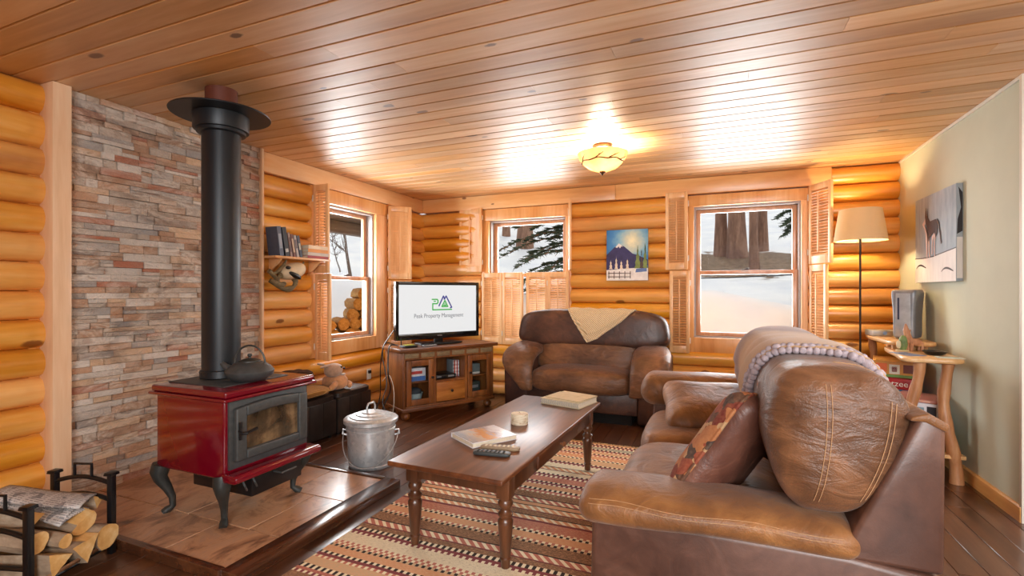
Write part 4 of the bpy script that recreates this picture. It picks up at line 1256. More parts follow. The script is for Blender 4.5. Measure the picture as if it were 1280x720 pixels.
for s in (-1, 1):
    x0, x1 = (-Wc/2+.035, -.203) if s < 0 else (.203, Wc/2-.035)
    b = B(); y = -Dc/2
    b.bx(x0, x0+.055, y-.008, y+.014, .135, .58, .004); b.bx(x1-.055, x1, y-.008, y+.014, .135, .58, .004)
    b.bx(x0+.055, x1-.055, y-.008, y+.014, .52, .58, .004); b.bx(x0+.055, x1-.055, y-.008, y+.014, .135, .195, .004)
    d = b.build('door', M_cab, CA)
    b = B(); b.bx(x0+.05, x1-.05, y+.002, y+.005, .19, .525); b.build('glass', M_cglass, d)
    b = B(); kx = x1-.022 if s < 0 else x0+.022
    b.lathe([(.006, 0), (.006, .012), (.013, .018), (.013, .026), (.004, .031)], (kx, y-.008, .40), 14, M=rot('X', 90)); b.build('knob', M_knob, d)
    b = B(); b.bx(x0+.01, x1-.01, -.16, .18, .345, .357); b.build('inner_shelf', M_cab, CA)
b = B(); b.bx(-.168, .168, -Dc/2-.006, -Dc/2+.3, .14, .333, .004); d = b.build('drawer', M_drw, CA)
b = B(); b.lathe([(.006, 0), (.006, .012), (.014, .018), (.014, .026), (.004, .031)], (0, -Dc/2-.006, .24), 14, M=rot('X', 90)); b.build('knob', M_knob, d)
CM = Mx.Translation(V((-2.70, 4.53, 0))) @ Mx.Rotation(R(60), 4, 'Z')
def cab_thing(name, label, cat, l, group=None, rz=0):
    p = CM @ V(l); return thing(name, label, cat, p, R(60)+rz, group)
# in the cabinet
M_silver = plain('silver_plastic', (150, 152, 156), .35, .4)
T = cab_thing('disc_player', 'low black disc player in the open middle bay of the television cabinet', 'disc player', (-.035, -.06, .3555))
b = B(); b.box((0, 0, .024), (.24, .22, .040), 0, .004); b.build('case', M_black, T)
b = B(); b.box((-.08, -.111, .026), (.05, .003, .012)); b.box((.06, -.111, .026), (.07, .003, .018)); b.build('front_display', M_silver, T)
dv = [(120, 128, 132), (158, 60, 44), (196, 196, 196), (150, 52, 46), (170, 178, 186)]
dl = ['grey green disc case, leftmost in the row beside the disc player', 'red disc case, second in the row in the television cabinet', 'pale disc case in the middle of the row in the television cabinet', 'dark red disc case, fourth in the row in the television cabinet', 'light blue grey disc case at the right end of the row in the television cabinet']
for i in range(5):
    T = cab_thing('disc_case', dl[i], 'disc case', (.092+i*.0155+.0, -.04, .3555), 'disc cases in the cabinet')
    b = B(); b.box((0, 0, .085), (.0145, .13, .17 if i else .18), 0, .001); b.build('case', plain('disc_case_%d' % i, dv[i], .4), T)
    b = B()
    for q in range(4): b.box((0, -.0655, .03+q*.037), (.010, .001, .02))
    b.build('spine_print', plain('disc_print_%d' % i, tuple(min(255, c+50) for c in dv[i]), .4), T)
T = cab_thing('game_box', 'white and blue box behind the left glass door of the television cabinet', 'box', (-.345, -.06, .3575))
b = B(); b.box((0, 0, .065), (.20, .13, .13), 0, .003); b.build('carton', plain('white_carton', (222, 220, 226), .5), T)
b = B(); b.box((0, -.0656, .025), (.19, .001, .045)); b.build('blue_band', plain('blue_print', (70, 110, 176), .5), T)
b = B(); b.box((.0, -.0656, .085), (.12, .001, .03)); b.build('red_print', plain('red_print', (190, 70, 66), .5), T)
T = cab_thing('storage_basin', 'pale blue grey basin on the bottom shelf behind the left glass door', 'basin', (-.345, -.05, .131))
b = B(); b.lathe([(.07, 0), (.095, .09), (.10, .10), (.096, .10), (.066, .006)], (0, 0, 0), 28, M=Mx.Diagonal((1.0, .9, 1, 1))); b.build('bowl', plain('basin_plastic', (150, 168, 172), .4), T)
b = B(); b.soft((0, 0, .11), (.16, .13, .08), 2.3, (8, 8, 6)); b.build('cloth', plain('dark_cloth', (52, 58, 66), .9), T)
T = cab_thing('media_box', 'grey box on the shelf behind the right glass door', 'box', (.345, -.04, .3575))
b = B(); b.box((0, 0, .055), (.16, .14, .11), 0, .004); b.build('carton', plain('grey_carton', (104, 116, 116), .5), T)
b = B(); b.box((0, -.071, .012), (.15, .002, .02)); b.build('label_strip', plain('pale_strip', (206, 206, 200), .5), T)
T = cab_thing('dark_box', 'dark grey box on the floor of the cabinet behind the right glass door', 'box', (.345, -.03, .131))
b = B(); b.box((0, 0, .07), (.17, .15, .14), 0, .004); b.build('carton', plain('charcoal_carton', (52, 62, 60), .5), T)
b = B(); b.box((0, -.0755, .09), (.12, .001, .03)); b.build('label_strip', M_silver, T)
# television
TV = cab_thing('television', 'flat screen television showing a property company logo on the corner cabinet', 'television', (-.01, .02, .7005))
b = B(); b.soft((0, .01, .012), (.50, .24, .022), 6, (12, 10, 4)); b.build('stand_base', M_black, TV)
b = B(); b.bx(-.05, .05, .005, .035, .02, .12, .006); b.build('stand_neck', M_black, TV)
Wt, Ht = 1.0, .60; zt0 = .058
b = B()
b.bx(-Wt/2, Wt/2, .0, .045, zt0, zt0+Ht, .008); b.bx(-Wt/2+.12, Wt/2-.12, .04, .075, zt0+.06, zt0+Ht-.12, .02)
b.bx(-Wt/2, -Wt/2+.034, -.012, .002, zt0, zt0+Ht, .004); b.bx(Wt/2-.034, Wt/2, -.012, .002, zt0, zt0+Ht, .004)
b.bx(-Wt/2+.034, Wt/2-.034, -.012, .002, zt0+Ht-.034, zt0+Ht, .004); b.bx(-Wt/2+.034, Wt/2-.034, -.012, .002, zt0, zt0+.062, .004)
b.build('bezel', plain('glossy_black', (14, 14, 17), .12, 0, .5, .1), TV)
M_scr = plain('lit_screen', (20, 20, 20), .3, emit=(240, 240, 240), estr=.70, var=.0)
M_lg = plain('logo_green', (10, 40, 12), .4, emit=(52, 168, 64), estr=.75, var=0); M_lb = plain('logo_blue', (8, 10, 40), .4, emit=(40, 44, 130), estr=.75, var=0); M_lt = plain('logo_grey', (40, 40, 44), .4, emit=(104, 106, 112), estr=.7, var=0)
b = B(); b.bx(-Wt/2+.034, Wt/2-.034, -.004, -.001, zt0+.062, zt0+Ht-.034); scr = b.build('screen', M_scr, TV)
FZ = zt0+.062; cx, cz = .0, FZ+.255
def bar(b, pts, w, y):
    b.mi = b.mi
    for (x0, zz0), (x1, zz1) in zip(pts, pts[1:]):
        d = V((x1-x0, zz1-zz0)).normalized(); n_ = V((-d.y, d.x))*w/2; e = d*w*.35
        q = [(x0-e.x+n_.x, zz0-e.y+n_.y), (x1+e.x+n_.x, zz1+e.y+n_.y), (x1+e.x-n_.x, zz1+e.y-n_.y), (x0-e.x-n_.x, zz0-e.y-n_.y)]
        b.prism(q, 'xz', y-.0012, y)
b = B(); y_ = -.0045
s = .50  # picture unit
def L(x, z): return (cx+x, cz+z)
b.mi = 1
bar(b, [L(-.005, .028), L(.048, .132), L(.066, .10)], .014, y_); bar(b, [L(.058, .10), L(.082, .132), L(.150, .012), L(.135, .006)], .014, y_-.0002)
b.mi = 0
bar(b, [L(-.088, .098), L(-.030, .098), L(-.018, .088), L(-.018, .062), L(-.030, .052), L(-.080, .052), L(-.080, -.012), L(.150, -.012)], .013, y_-.0004)
bar(b, [L(-.066, .078), L(-.046, .078)], .011, y_-.0004); bar(b, [L(-.066, .026), L(-.066, .01)], .0, y_)if False else None
bar(b, [L(.030, .020), L(.066, .085), L(.102, .020), L(.030, .020)], .013, y_-.0006)
b.mi = 0; bar(b, [L(.050, .034), L(.082, .034)], .010, y_-.0008); bar(b, [L(.066, .03), L(.066, .055)], .010, y_-.0008)
b.build('logo_mark', [M_lg, M_lb], scr)
b = B(); b.text('Peak Property Management', .062, Mx.Translation(V((cx, -.0052, cz-.075))) @ rot('X', 90), .0005, .86); b.build('logo_text', M_lt, scr, smooth=0)
b = B(); b.text('PHILIPS', .013, Mx.Translation(V((0, -.0128, zt0+.035))) @ rot('X', 90), .0003); b.bm.free()
b = B(); b.box((0, -.0125, zt0+.032), (.055, .001, .009)); b.build('badge', M_silver, TV)
# router, cable pile
T = cab_thing('router', 'small router with a yellow green top on the left end of the television cabinet', 'router', (-.43, -.12, .7005), None, R(8))
b = B(); b.box((0, 0, .012), (.15, .10, .022), 0, .006); b.build('case', M_black, T)
b = B(); b.box((0, 0, .026), (.10, .07, .006), 0, .002); b.build('top_panel', plain('yellow_green_plastic', (176, 182, 66), .4, var=.2), T)
b = B(); b.tube([(-.06, .04, .02), (-.06, .045, .10)], .005, 8); b.build('antenna', M_black, T)
T = cab_thing('remote_control', 'silver grey remote control lying before the television stand', 'remote control', (-.22, -.16, .7005), None, R(6))
b = B(); b.box((0, 0, .009), (.16, .04, .018), 0, .006); b.build('body', M_silver, T)
b = B()
for i in range(4): b.box((-.05+i*.032, 0, .019), (.016, .02, .003), 0, .001)
b.build('buttons', M_black, T)
def cable(pts, r, label, m):
    pts = [CM @ V(p) for p in pts]
    # smooth
    sm = []
    for i in range(len(pts)-1):
        p0, p1, p2, p3 = pts[max(i-1, 0)], pts[i], pts[i+1], pts[min(i+2, len(pts)-1)]
        for k in range(6):
            t = k/6; sm.append(.5*((2*p1)+(p2-p0)*t+(2*p0-5*p1+4*p2-p3)*t*t+(3*p1-p0-3*p2+p3)*t**3))
    sm.append(pts[-1])
    b = B(); b.tube(sm, r, 6); tag(b.build('cable', m), label, 'cable', 'cables beside the cabinet')
cable([(-.49, .0, .712), (-.575, -.02, .725), (-.60, -.02, .66), (-.62, -.06, .45), (-.58, -.02, .28), (-.64, .02, .10), (-.60, .06, .008)], .007, 'thick black cable hanging from the left end of the television cabinet', M_black)
cable([(-.47, .10, .712), (-.575, .12, .73), (-.61, .10, .60), (-.60, .02, .35), (-.66, -.02, .16), (-.60, -.10, .010)], .005, 'thin black cable hanging behind the thick one beside the television cabinet', M_black)
cable([(-.48, .06, .90), (-.56, .05, .80), (-.63, .04, .70), (-.64, .08, .5), (-.62, .14, .2), (-.68, .16, .008)], .005, 'black cable dropping from the back of the television beside the cabinet', M_black)
cable([(-.60, .13, .35), (-.575, .02, .42), (-.58, -.10, .30), (-.60, -.14, .12), (-.62, -.10, .008)], .003, 'thin pale cable curling against the left side of the television cabinet', M_white)
# ------------------------------------------------------------------ coffee table
M_ct = wood('walnut_stain', (56, 28, 15), (98, 53, 28), (136, 82, 46), 'Y', 10, 2.0, .42, .35, .26, .03)
M_cl = wood('walnut_legs', (52, 28, 16), (84, 48, 28), (116, 72, 44), 'Z', 8, 2.5, .35, .4, .15, .03)
CTX, CTY, CTR = -1.095, 2.703, R(-2.2)
CT = thing('coffee_table', 'long dark walnut coffee table with turned legs standing on the striped rug', 'coffee table', (CTX, CTY, .012), CTR)
b = B(); b.bx(-.302, .302, -.812, .812, .424, .448, .007, 3); b.build('tabletop', M_ct, CT)
b = B()
b.bx(-.235, .235, -.676, -.654, .33, .424, .002); b.bx(-.235, .235, .654, .676, .33, .424, .002); b.bx(-.270, -.248, -.64, .64, .33, .424, .002)
b.bx(.248, .270, -.64, -.343, .33, .424, .002); b.bx(.248, .270, .343, .64, .33, .424, .002); b.bx(.248, .270, -.343, .343, .414, .424); b.bx(.248, .270, -.343, .343, .330, .336)
b.build('apron', M_cl, CT)
b = B(); b.bx(.230, .279, -.337, .337, .3395, .4105, .004); d = b.build('drawer', M_ct, CT)
b = B(); b.lathe([(.007, 0), (.007, .012), (.015, .018), (.014, .027), (.004, .032)], (.279, .0, .375), 16, M=rot('Y', 90)); b.build('knob', plain('copper_knob', (176, 116, 76), .35, .6), d)
for x in (-.247, .247):
    for y in (-.665, .665):
        b = B(); b.bx(x-.032, x+.032, y-.032, y+.032, .318, .424, .003)
        b.lathe([(.016, 0), (.020, .003), (.022, .03), (.026, .045), (.021, .052), (.024, .06), (.034, .20), (.035, .215), (.026, .228), (.034, .24), (.034, .248), (.024, .258), (.022, .268), (.033, .285), (.035, .297), (.028, .310), (.030, .319)], (x, y, 0), 22)
        b.build('leg', M_cl, CT)
TZ = .4602
# candle
T = thing('birch_candle', 'short round birch bark candle in the middle of the coffee table', 'candle', (-1.09, 2.745, TZ))
def birch():
    t = NT('birch_bark'); c = t.coord(); n1 = t.noise(t.mapping(c, (1, 1, 4)), 30, 4, .65)
    t.bsdf(t.ramp(n1, [(.34, (150, 124, 92)), (.46, (222, 206, 176)), (.7, (240, 230, 208))]), .7, bump=n1, bstr=.2); return t.m
b = B(); b.lathe([(.050, 0), (.052, .003), (.0525, .058), (.050, .063), (.044, .064)], (0, 0, 0), 32); b.build('bark_shell', birch(), T)
b = B(); b.lathe([(.0435, .05), (.0435, .061), (.001, .060)], (0, 0, 0), 24); b.tube([(0, 0, .060), (.001, 0, .072)], .0015, 6); b.build('wax', plain('cream_wax', (232, 214, 178), .5), T)
# magazines / hardcover with orange picture
def cover_mat():
    t = NT('photo_book_cover'); c = t.coord(); sx = t.n('ShaderNodeSeparateXYZ'); t.l(c, sx.inputs[0])
    n1 = t.noise(t.mapping(c, (1, 3, 1), (0, 0, R(12))), 16, 4, .6)
    f = t.math('ADD', t.math('MULTIPLY', sx.outputs[1], 2.9), t.math('MULTIPLY_ADD', n1, .5, .22))
    col = t.ramp(f, [(.14, (150, 150, 156)), (.34, (196, 176, 150)), (.42, (206, 128, 44)), (.54, (196, 140, 70)), (.60, (150, 142, 150)), (.74, (206, 208, 214))])
    t.bsdf(col, .25, 0, .5, .1); return t.m
BK = thing('photo_book', 'white edged picture book with an orange landscape cover on the coffee table', 'book', (-1.16, 2.395, TZ), R(-33))
b = B(); b.box((0, 0, .002), (.235, .275, .004), 0, .0015); b.box((0, 0, .0245), (.235, .275, .003), 0, .001); b.box((-.115, 0, .013), (.005, .275, .02)); b.build('cover', plain('white_boards', (220, 218, 222), .4), BK)
b = B(); b.box((0.002, 0, .0135), (.226, .268, .0185)); b.build('pages', PAGES, BK)
b = B(); b.box((0, 0, .0263), (.228, .268, .0006)); b.build('cover_picture', cover_mat(), BK)
def remote(loc, rz, L_, W_, col, label, btn):
    T = thing('remote_control', label, 'remote control', loc, rz)
    b = B(); b.soft((0, 0, .010), (L_, W_, .02), 6, (10, 6, 4)); b.build('body', plain('remote_%d' % col[0], col, .45), T)
    b = B()
    for i in range(7):
        for j in (-1, 0, 1): b.box((-L_*.36+i*L_*.115, j*W_*.24, .0205), (L_*.055, W_*.13, .003), 0, .001)
    b.build('buttons', plain('buttons_%d' % btn[0], btn, .5), T)
    return T
remote((-1.005, 2.165, TZ), R(8), .185, .05, (62, 66, 66), 'dark grey remote control in front of the picture book on the coffee table', (30, 32, 34))
remote((-1.00, 2.255, TZ), R(12), .20, .045, (150, 128, 100), 'tan and cream remote control between picture book and grey remote', (222, 206, 176))
# guest book and cover near the far end
GB = thing('guest_book', 'thick cream clothbound album at the far end of the coffee table', 'album', (-.965, 3.39, TZ), R(-14))
M_cream = plain('cream_cloth', (206, 190, 156), .8, var=.1, scale=30)
b = B(); b.box((0, 0, .003), (.31, .27, .005), 0, .002); b.box((0, 0, .040), (.31, .27, .005), 0, .002); b.box((0, .131, .0215), (.30, .005, .034)); b.build('cover', M_cream, GB)
b = B(); b.box((0, -.003, .0215), (.30, .255, .0315)); b.build('pages', PAGES, GB)
b = B()
for i in range(26): b.tube([(-.145+i*.0116, -.134, .007), (-.145+i*.0116, -.141, .0215), (-.145+i*.0116, -.134, .036)], .0016, 5)
b.build('spiral_binding', M_silver, GB)['kind'] = 'stuff'
b = B(); b.box((.012, .012, .0465), (.28, .25, .0065), M=rot('Z', -3)); tmp = b.build('loose_cover', plain('beige_paper', (196, 176, 140), .8), GB)
# ------------------------------------------------------------------ rug : flat weave stripes running across
def rug_mat():
    t = NT('striped_weave'); c = t.coord('Object'); sx = t.n('ShaderNodeSeparateXYZ'); t.l(c, sx.inputs[0])
    y = sx.outputs[1]; x = sx.outputs[0]
    r2 = random.Random(23)
    TAN, OLI, CRE, RUS, MAR, BLK, GRG, ORA, BRN = (200, 164, 116), (164, 146, 106), (226, 210, 174), (184, 98, 68), (130, 50, 50), (56, 48, 44), (146, 148, 130), (208, 142, 84), (126, 88, 56)
    A, Bc, Tp = [], [], []; p = 0.0
    def add(w_, a, b_, tp):
        nonlocal p
        A.append((p, a)); Bc.append((p, b_)); Tp.append((p, (tp, tp, tp, 1))); p += w_/2.52
    while p < 1.0:
        add(r2.choice((.045, .06, .08)), *r2.choice(((TAN, ORA), (ORA, TAN), (CRE, TAN), (ORA, BRN), (GRG, CRE), (BRN, ORA), (CRE, OLI), (RUS, TAN))), 0)
        q = r2.random()
        if q < .4:
            add(.022, CRE, r2.choice((MAR, RUS)), .5); add(.02, r2.choice((MAR, RUS)), MAR, 0); add(.022, BLK, CRE, .5)
        elif q < .7:
            add(.012, r2.choice((MAR, BLK)), BLK, 0); add(.045, r2.choice((ORA, RUS)), CRE, 1); add(.010, BLK, BLK, 0)
        else:
            add(.02, BLK, r2.choice((CRE, TAN)), .5); add(.02, CRE, RUS, .5)
            if r2.random() < .5: add(.02, RUS, CRE, .5)
    def chain(st, f):
        col = t.ramp(f, st[:30], 'CONSTANT')
        for i in range(30, len(st), 30):
            col = t.mix(t.math('GREATER_THAN', f, st[i][0]), col, t.ramp(f, st[i:i+30], 'CONSTANT'))
        return col
    f = t.math('ADD', t.math('MULTIPLY', t.math('ADD', y, 1.26), 1/2.52), t.math('MULTIPLY_ADD', t.noise(c, 5, 3), .006, -.003))
    a, b_, tp = chain(A, f), chain(Bc, f), chain(Tp, f)
    sq = t.math('GREATER_THAN', t.math('PINGPONG', t.math('MULTIPLY', x, 30), .5), .25)
    zg = t.math('GREATER_THAN', t.math('PINGPONG', t.math('ADD', t.math('MULTIPLY', x, 20), t.math('MULTIPLY', y, 20)), .5), .27)
    nz = t.noise(t.mapping(c, (9, 60, 1)), 6, 4, .7)
    vg = t.math('GREATER_THAN', nz, .55)
    isz = t.math('GREATER_THAN', tp, .75); isd = t.math('GREATER_THAN', tp, .25)
    pat = t.math('ADD', t.math('MULTIPLY', isz, zg), t.math('MULTIPLY', t.math('SUBTRACT', isd, isz), sq))
    pat = t.math('ADD', pat, t.math('MULTIPLY', t.math('SUBTRACT', 1, isd), t.math('MULTIPLY', vg, .7)))
    col = t.mix(pat, a, b_)
    hs = t.n('ShaderNodeHueSaturation'); t.l(col, hs.inputs['Color']); t.l(t.math('MULTIPLY_ADD', nz, .9, .86), hs.inputs['Value']); hs.inputs['Saturation'].default_value = .84
    t.bsdf(hs.outputs[0], .95, 0, 0, .1, t.math('ADD', pat, nz), .5, .006, .2); return t.m
RG = thing('striped_rug', 'flat woven rug with many coloured stripes under coffee table and sofa', 'rug', (-.82, 2.72, 0))
b = B(); b.bx(-.94, .94, -1.26, 1.26, 0.0005, .011, .004, 2); b.build('woven_field', rug_mat(), RG)
b = B(); rn = random.Random(6)
for i in range(210):
    x = -.93+1.86*i/209
    for s in (-1, 1): b.tube([(x, s*1.258, .006), (x+rn.uniform(-.004, .004), s*1.285, .004), (x+rn.uniform(-.01, .01), s*1.305, .003)], .003, 4)
b.build('fringe', plain('rug_fringe', (206, 182, 140), .95), RG)['kind'] = 'stuff'
# ------------------------------------------------------------------ floor lamp
LPX, LPY = 1.175, 5.13
M_shade = NT('linen_shade')
_t = M_shade; _d = _t.n('ShaderNodeBsdfDiffuse'); _d.inputs[0].default_value = lin((226, 212, 176)); _tr = _t.n('ShaderNodeBsdfTranslucent'); _tr.inputs[0].default_value = lin((236, 206, 150))
_m = _t.n('ShaderNodeMixShader'); _m.inputs[0].default_value = .38; _t.l(_d.outputs[0], _m.inputs[1]); _t.l(_tr.outputs[0], _m.inputs[2]); _t.l(_m.outputs[0], _t.out.inputs[0]); M_shade = _t.m
FL = thing('floor_lamp', 'slim black floor lamp with a cream drum shade in the corner', 'floor lamp', (LPX, LPY, 0))
b = B(); b.lathe([(.13, 0), (.135, .008), (.13, .018), (.03, .024), (.012, .03)], (0, 0, 0), 36); b.build('base', M_brass, FL)
b = B(); b.lathe([(.0085, .025), (.0085, 1.74)], (0, 0, 0), 12); b.build('pole', plain('dark_metal', (38, 24, 18), .4, .6), FL)
b = B(); b.lathe([(.197, 1.700), (.199, 1.700), (.158, 1.975), (.156, 1.975), (.197, 1.702)], (0, 0, 0), 48, caps=False); b.build('lamp_shade', M_shade, FL)
b = B()
for a in (0, 120, 240): b.tube([(0, 0, 1.74), (.168*math.cos(R(a)), .168*math.sin(R(a)), 1.90)], .002, 6)
b.lathe([(.016, 1.735), (.016, 1.79), (.012, 1.80)], (0, 0, 0), 14); b.build('socket_spider', M_brass, FL)
b = B(); b.lathe([(.012, 1.80), (.030, 1.835), (.030, 1.86), (.012, 1.885), (.001, 1.89)], (0, 0, 0), 18); b.build('light_bulb', plain('warm_bulb', (255, 230, 180), .5, emit=(255, 206, 130), estr=9), FL)
# ------------------------------------------------------------------ ceiling light
CLX, CLY = -.84, 3.93
CG = thing('ceiling_light', 'lit amber glass bowl ceiling light with a twig band', 'ceiling light', (CLX, CLY, 2.22))
M_bz = plain('bronze_metal', (92, 62, 34), .4, .7)
b = B(); b.lathe([(.001, .219), (.075, .219), (.08, .21), (.07, .192), (.03, .18), (.012, .17), (.012, .02)], (0, 0, 0), 28); b.build('canopy', M_bz, CG)
M_bowl = NT('amber_glass')
_t = M_bowl; _c = _t.coord(); _n = _t.noise(_c, 8, 4, .6)
_cl = _t.ramp(_n, [(.3, (250, 222, 168)), (.7, (255, 244, 216))])
_d = _t.n('ShaderNodeBsdfTranslucent'); _t.l(_cl, _d.inputs[0]); _p = _t.n('ShaderNodeBsdfPrincipled'); _t.l(_cl, _p.inputs['Base Color']); _p.inputs['Roughness'].default_value = .25
_m = _t.n('ShaderNodeMixShader'); _m.inputs[0].default_value = .75; _t.l(_p.outputs[0], _m.inputs[1]); _t.l(_d.outputs[0], _m.inputs[2]); _t.l(_m.outputs[0], _t.out.inputs[0]); M_bowl = _t.m
b = B()
prof = [(.008, .012), (.06, .018), (.11, .038), (.152, .072), (.182, .112), (.196, .148), (.200, .150), (.186, .110), (.156, .068), (.112, .033), (.06, .012), (.008, .006)]
b.lathe(prof, (0, 0, 0), 48, caps=False); b.build('glass_bowl', M_bowl, CG)
b = B(); b.lathe([(.001, -.028), (.008, -.022), (.012, -.012), (.026, -.002), (.022, .006), (.006, .012), (.001, .012)], (0, 0, 0), 20); b.build('finial', M_bz, CG)
b = B(); pts = [(.163*math.cos(2*PI*i/40), .163*math.sin(2*PI*i/40), .078+.006*math.sin(i*1.1)) for i in range(40)]
b.tube(pts, .0055, 6, loop=True); b.build('twig_band', M_bz, CG)
for a in (-150, -100, -60, -20, 40, 110):
    b = B(); c_, s_ = math.cos(R(a)), math.sin(R(a)); c2, s2 = math.cos(R(a+14)), math.sin(R(a+14)); c3, s3 = math.cos(R(a+24)), math.sin(R(a+24))
    b.tube([(.164*c_, .164*s_, .078), (.178*c2, .178*s2, .098), (.188*c3, .188*s3, .115)], [.005, .004, .002], 6)
    b.tube([(.178*c2, .178*s2, .098), (.182*c2, .182*s2, .118)], [.004, .002], 6); b.build('twig', M_bz, CG)
# ------------------------------------------------------------------ rustic log table behind the sofa
M_pl = wood('peeled_log', (136, 86, 50), (180, 122, 78), (208, 158, 112), 'Z', 6, 3, .5, .15, .2, .1, .15, 4, (110, 66, 36))
M_slab = wood('live_edge_slab', (190, 136, 82), (222, 174, 118), (238, 204, 156), 'Y', 8, 2.5, .4, .3, .2, .04)
LT = thing('log_side_table', 'rustic side table of peeled logs and live edge slabs behind the sofa', 'side table', (1.36, 4.55, 0))
def slab(name, pts, z0, z1):
    rr = []
    n = len(pts); cx_ = sum(p[0] for p in pts)/n; cy_ = sum(p[1] for p in pts)/n
    # smooth the outline
    out = []
    for i in range(n):
        p0, p1, p2, p3 = [V(pts[(i+k) % n]) for k in (-1, 0, 1, 2)]
        for k in range(5):
            t = k/5; out.append(.5*((2*p1)+(p2-p0)*t+(2*p0-5*p1+4*p2-p3)*t*t+(3*p1-p0-3*p2+p3)*t**3))
    b = B()
    rings = []
    for z, s_ in ((z0, .94), (z0+.006, .985), ((z0+z1)/2, 1.0), (z1-.004, .99), (z1, .975)):
        rings.append([(cx_+(p.x-cx_)*s_, cy_+(p.y-cy_)*s_, z) for p in out])
    vs = b.rings(rings); bmesh.ops.recalc_face_normals(b.bm, faces=b.bm.faces[:])
    return b.build(name, M_slab, LT, True)
slab('slab_top', [(1.165, 4.03), (1.30, 4.005), (1.44, 3.99), (1.505, 4.10), (1.50, 4.45), (1.44, 4.74), (1.30, 4.80), (1.235, 4.70), (1.20, 4.35)], .785, .82)
slab('slab_top', [(1.215, 4.70), (1.23, 4.50), (1.36, 4.46), (1.50, 4.50), (1.51, 4.85), (1.49, 5.19), (1.33, 5.22), (1.22, 5.16)], .850, .882)
b = B(); b.bx(1.25, 1.47, 4.56, 4.60, .819, .851, .004); b.bx(1.25, 1.47, 4.68, 4.72, .819, .851, .004); b.build('riser', M_slab, LT, True)
def lleg(x0, y0, x1, y1, zt, r, seed):
    b = B(); rr = random.Random(seed); pts = []; rad = []
    for i in range(13):
        t = i/12; bend = .022*math.sin(t*PI*2+seed)
        pts.append((x0+(x1-x0)*t+bend, y0+(y1-y0)*t+.01*math.sin(t*9+seed), zt*t)); rad.append(r*(1.12-.15*t+.10*math.sin(i*2.1+seed)))
    b.tube(pts, rad, 12); b.build('leg', M_pl, LT, True)
lleg(1.44, 4.06, 1.40, 4.08, .79, .033, 1); lleg(1.20, 4.05, 1.245, 4.08, .79, .033, 2); lleg(1.24, 5.14, 1.25, 5.12, .855, .028, 3); lleg(1.47, 5.12, 1.45, 5.10, .855, .028, 4)
b = B(); b.bx(1.22, 1.50, 4.04, 5.16, .165, .19, .004); b.build('shelf', M_slab, LT, True)
b = B(); b.bx(1.215, 1.245, 4.08, 5.12, .12, .165, .004); b.bx(1.455, 1.485, 4.08, 5.12, .12, .165, .004); b.build('stretcher', M_pl, LT, True)
# things on the log table
XB = thing('game_console', 'tall silver grey game console standing on the upper log table slab', 'game console', (1.415, 4.80, .883), R(-30))
b = B()
def fx(q): return (q.x*(.92+.08*q.z-.10*(1-q.z*q.z)), q.y*(.95+.05*q.z-.05*(1-q.z*q.z)), q.z+.035*(q.x*q.x)*(q.z > .9))
b.soft((0, 0, .195), (.175, .26, .385), 9, (10, 12, 14), fx); b.build('case', plain('grey_console', (138, 140, 146), .35, .2), XB)
b = B(); b.prism([(-.052, .02), (-.045, .36), (.045, .36), (.052, .02)], 'xz', -.128, -.118, .002)
b.build('front_panel', plain('pale_console_face', (172, 176, 182), .35, .1), XB)
b = B(); b.lathe([(.018, 0), (.018, .004), (.013, .007), (.001, .008)], (.018, -.128, .075), 20, M=rot('X', 90)); b.build('power_ring', plain('white_button', (214, 224, 236), .3), XB)
b = B(); b.box((-.028, -.1285, .24), (.012, .002, .17)); b.build('disc_slot', plain('dark_slot', (50, 58, 84), .3), XB)
T = thing('set_top_box', 'flat silver box with a blue light at the far end of the log table', 'electronic box', (1.315, 5.06, .883), R(8))
b = B(); b.box((0, 0, .024), (.20, .15, .046), 0, .005); b.build('case', plain('pale_grey_box', (186, 182, 172), .4, .1), T)
b = B(); b.lathe([(.016, 0), (.015, .003), (.001, .004)], (-.01, -.075, .024), 16, M=rot('X', 90)); b.build('blue_light', plain('blue_led', (140, 180, 230), .3), T)
M_carve = wood('carved_cedar', (150, 92, 62), (196, 138, 100), (220, 168, 130), 'Z', 3, 5, .6, 0, .1, .3)
WF = thing('carved_wolf', 'small carved wooden wolf howling upwards on the log table', 'figurine', (1.355, 4.46, .8205), R(205))
b = B(); b.soft((0, 0, .065), (.12, .042, .055), 2.3, (10, 8, 8), lambda q: (q.x, q.y, q.z+.3*q.x)); b.build('body', M_carve, WF, sub=1)
b = B(); b.tube([(.035, 0, .075), (.052, 0, .11), (.062, 0, .145), (.066, 0, .175), (.068, 0, .20)], [.024, .022, .020, .013, .005], 10); b.tube([(.05, .010, .14), (.040, .014, .158)], [.008, .002], 6); b.tube([(.05, -.010, .14), (.040, -.014, .158)], [.008, .002], 6); b.build('head', M_carve, WF)
for x_, y_ in ((.035, .013), (.035, -.013), (-.045, .013), (-.045, -.013)):
    b = B(); b.tube([(x_, y_, .06), (x_-.004, y_, .03), (x_, y_, .001)], [.014, .009, .009], 8); b.build('leg', M_carve, WF)
b = B(); b.tube([(-.055, 0, .055), (-.08, 0, .04), (-.085, 0, .015)], [.012, .012, .004], 8); b.build('tail', M_carve, WF)
GF = thing('green_figurine', 'small green and cream figurine beside the carved wolf on the log table', 'figurine', (1.27, 4.40, .8205))
b = B(); b.soft((0, 0, .058), (.05, .045, .115), 2.5, (8, 8, 10), lambda q: q*(1+.12*NZ.noise(q*2.2))); b.build('body', plain('mossy_green', (112, 132, 76), .6, var=.3), GF)
b = B(); b.soft((-.03, -.01, .05), (.028, .03, .06), 2.3, (6, 6, 6)); b.build('pale_side', plain('pale_cream', (222, 206, 170), .6), GF)
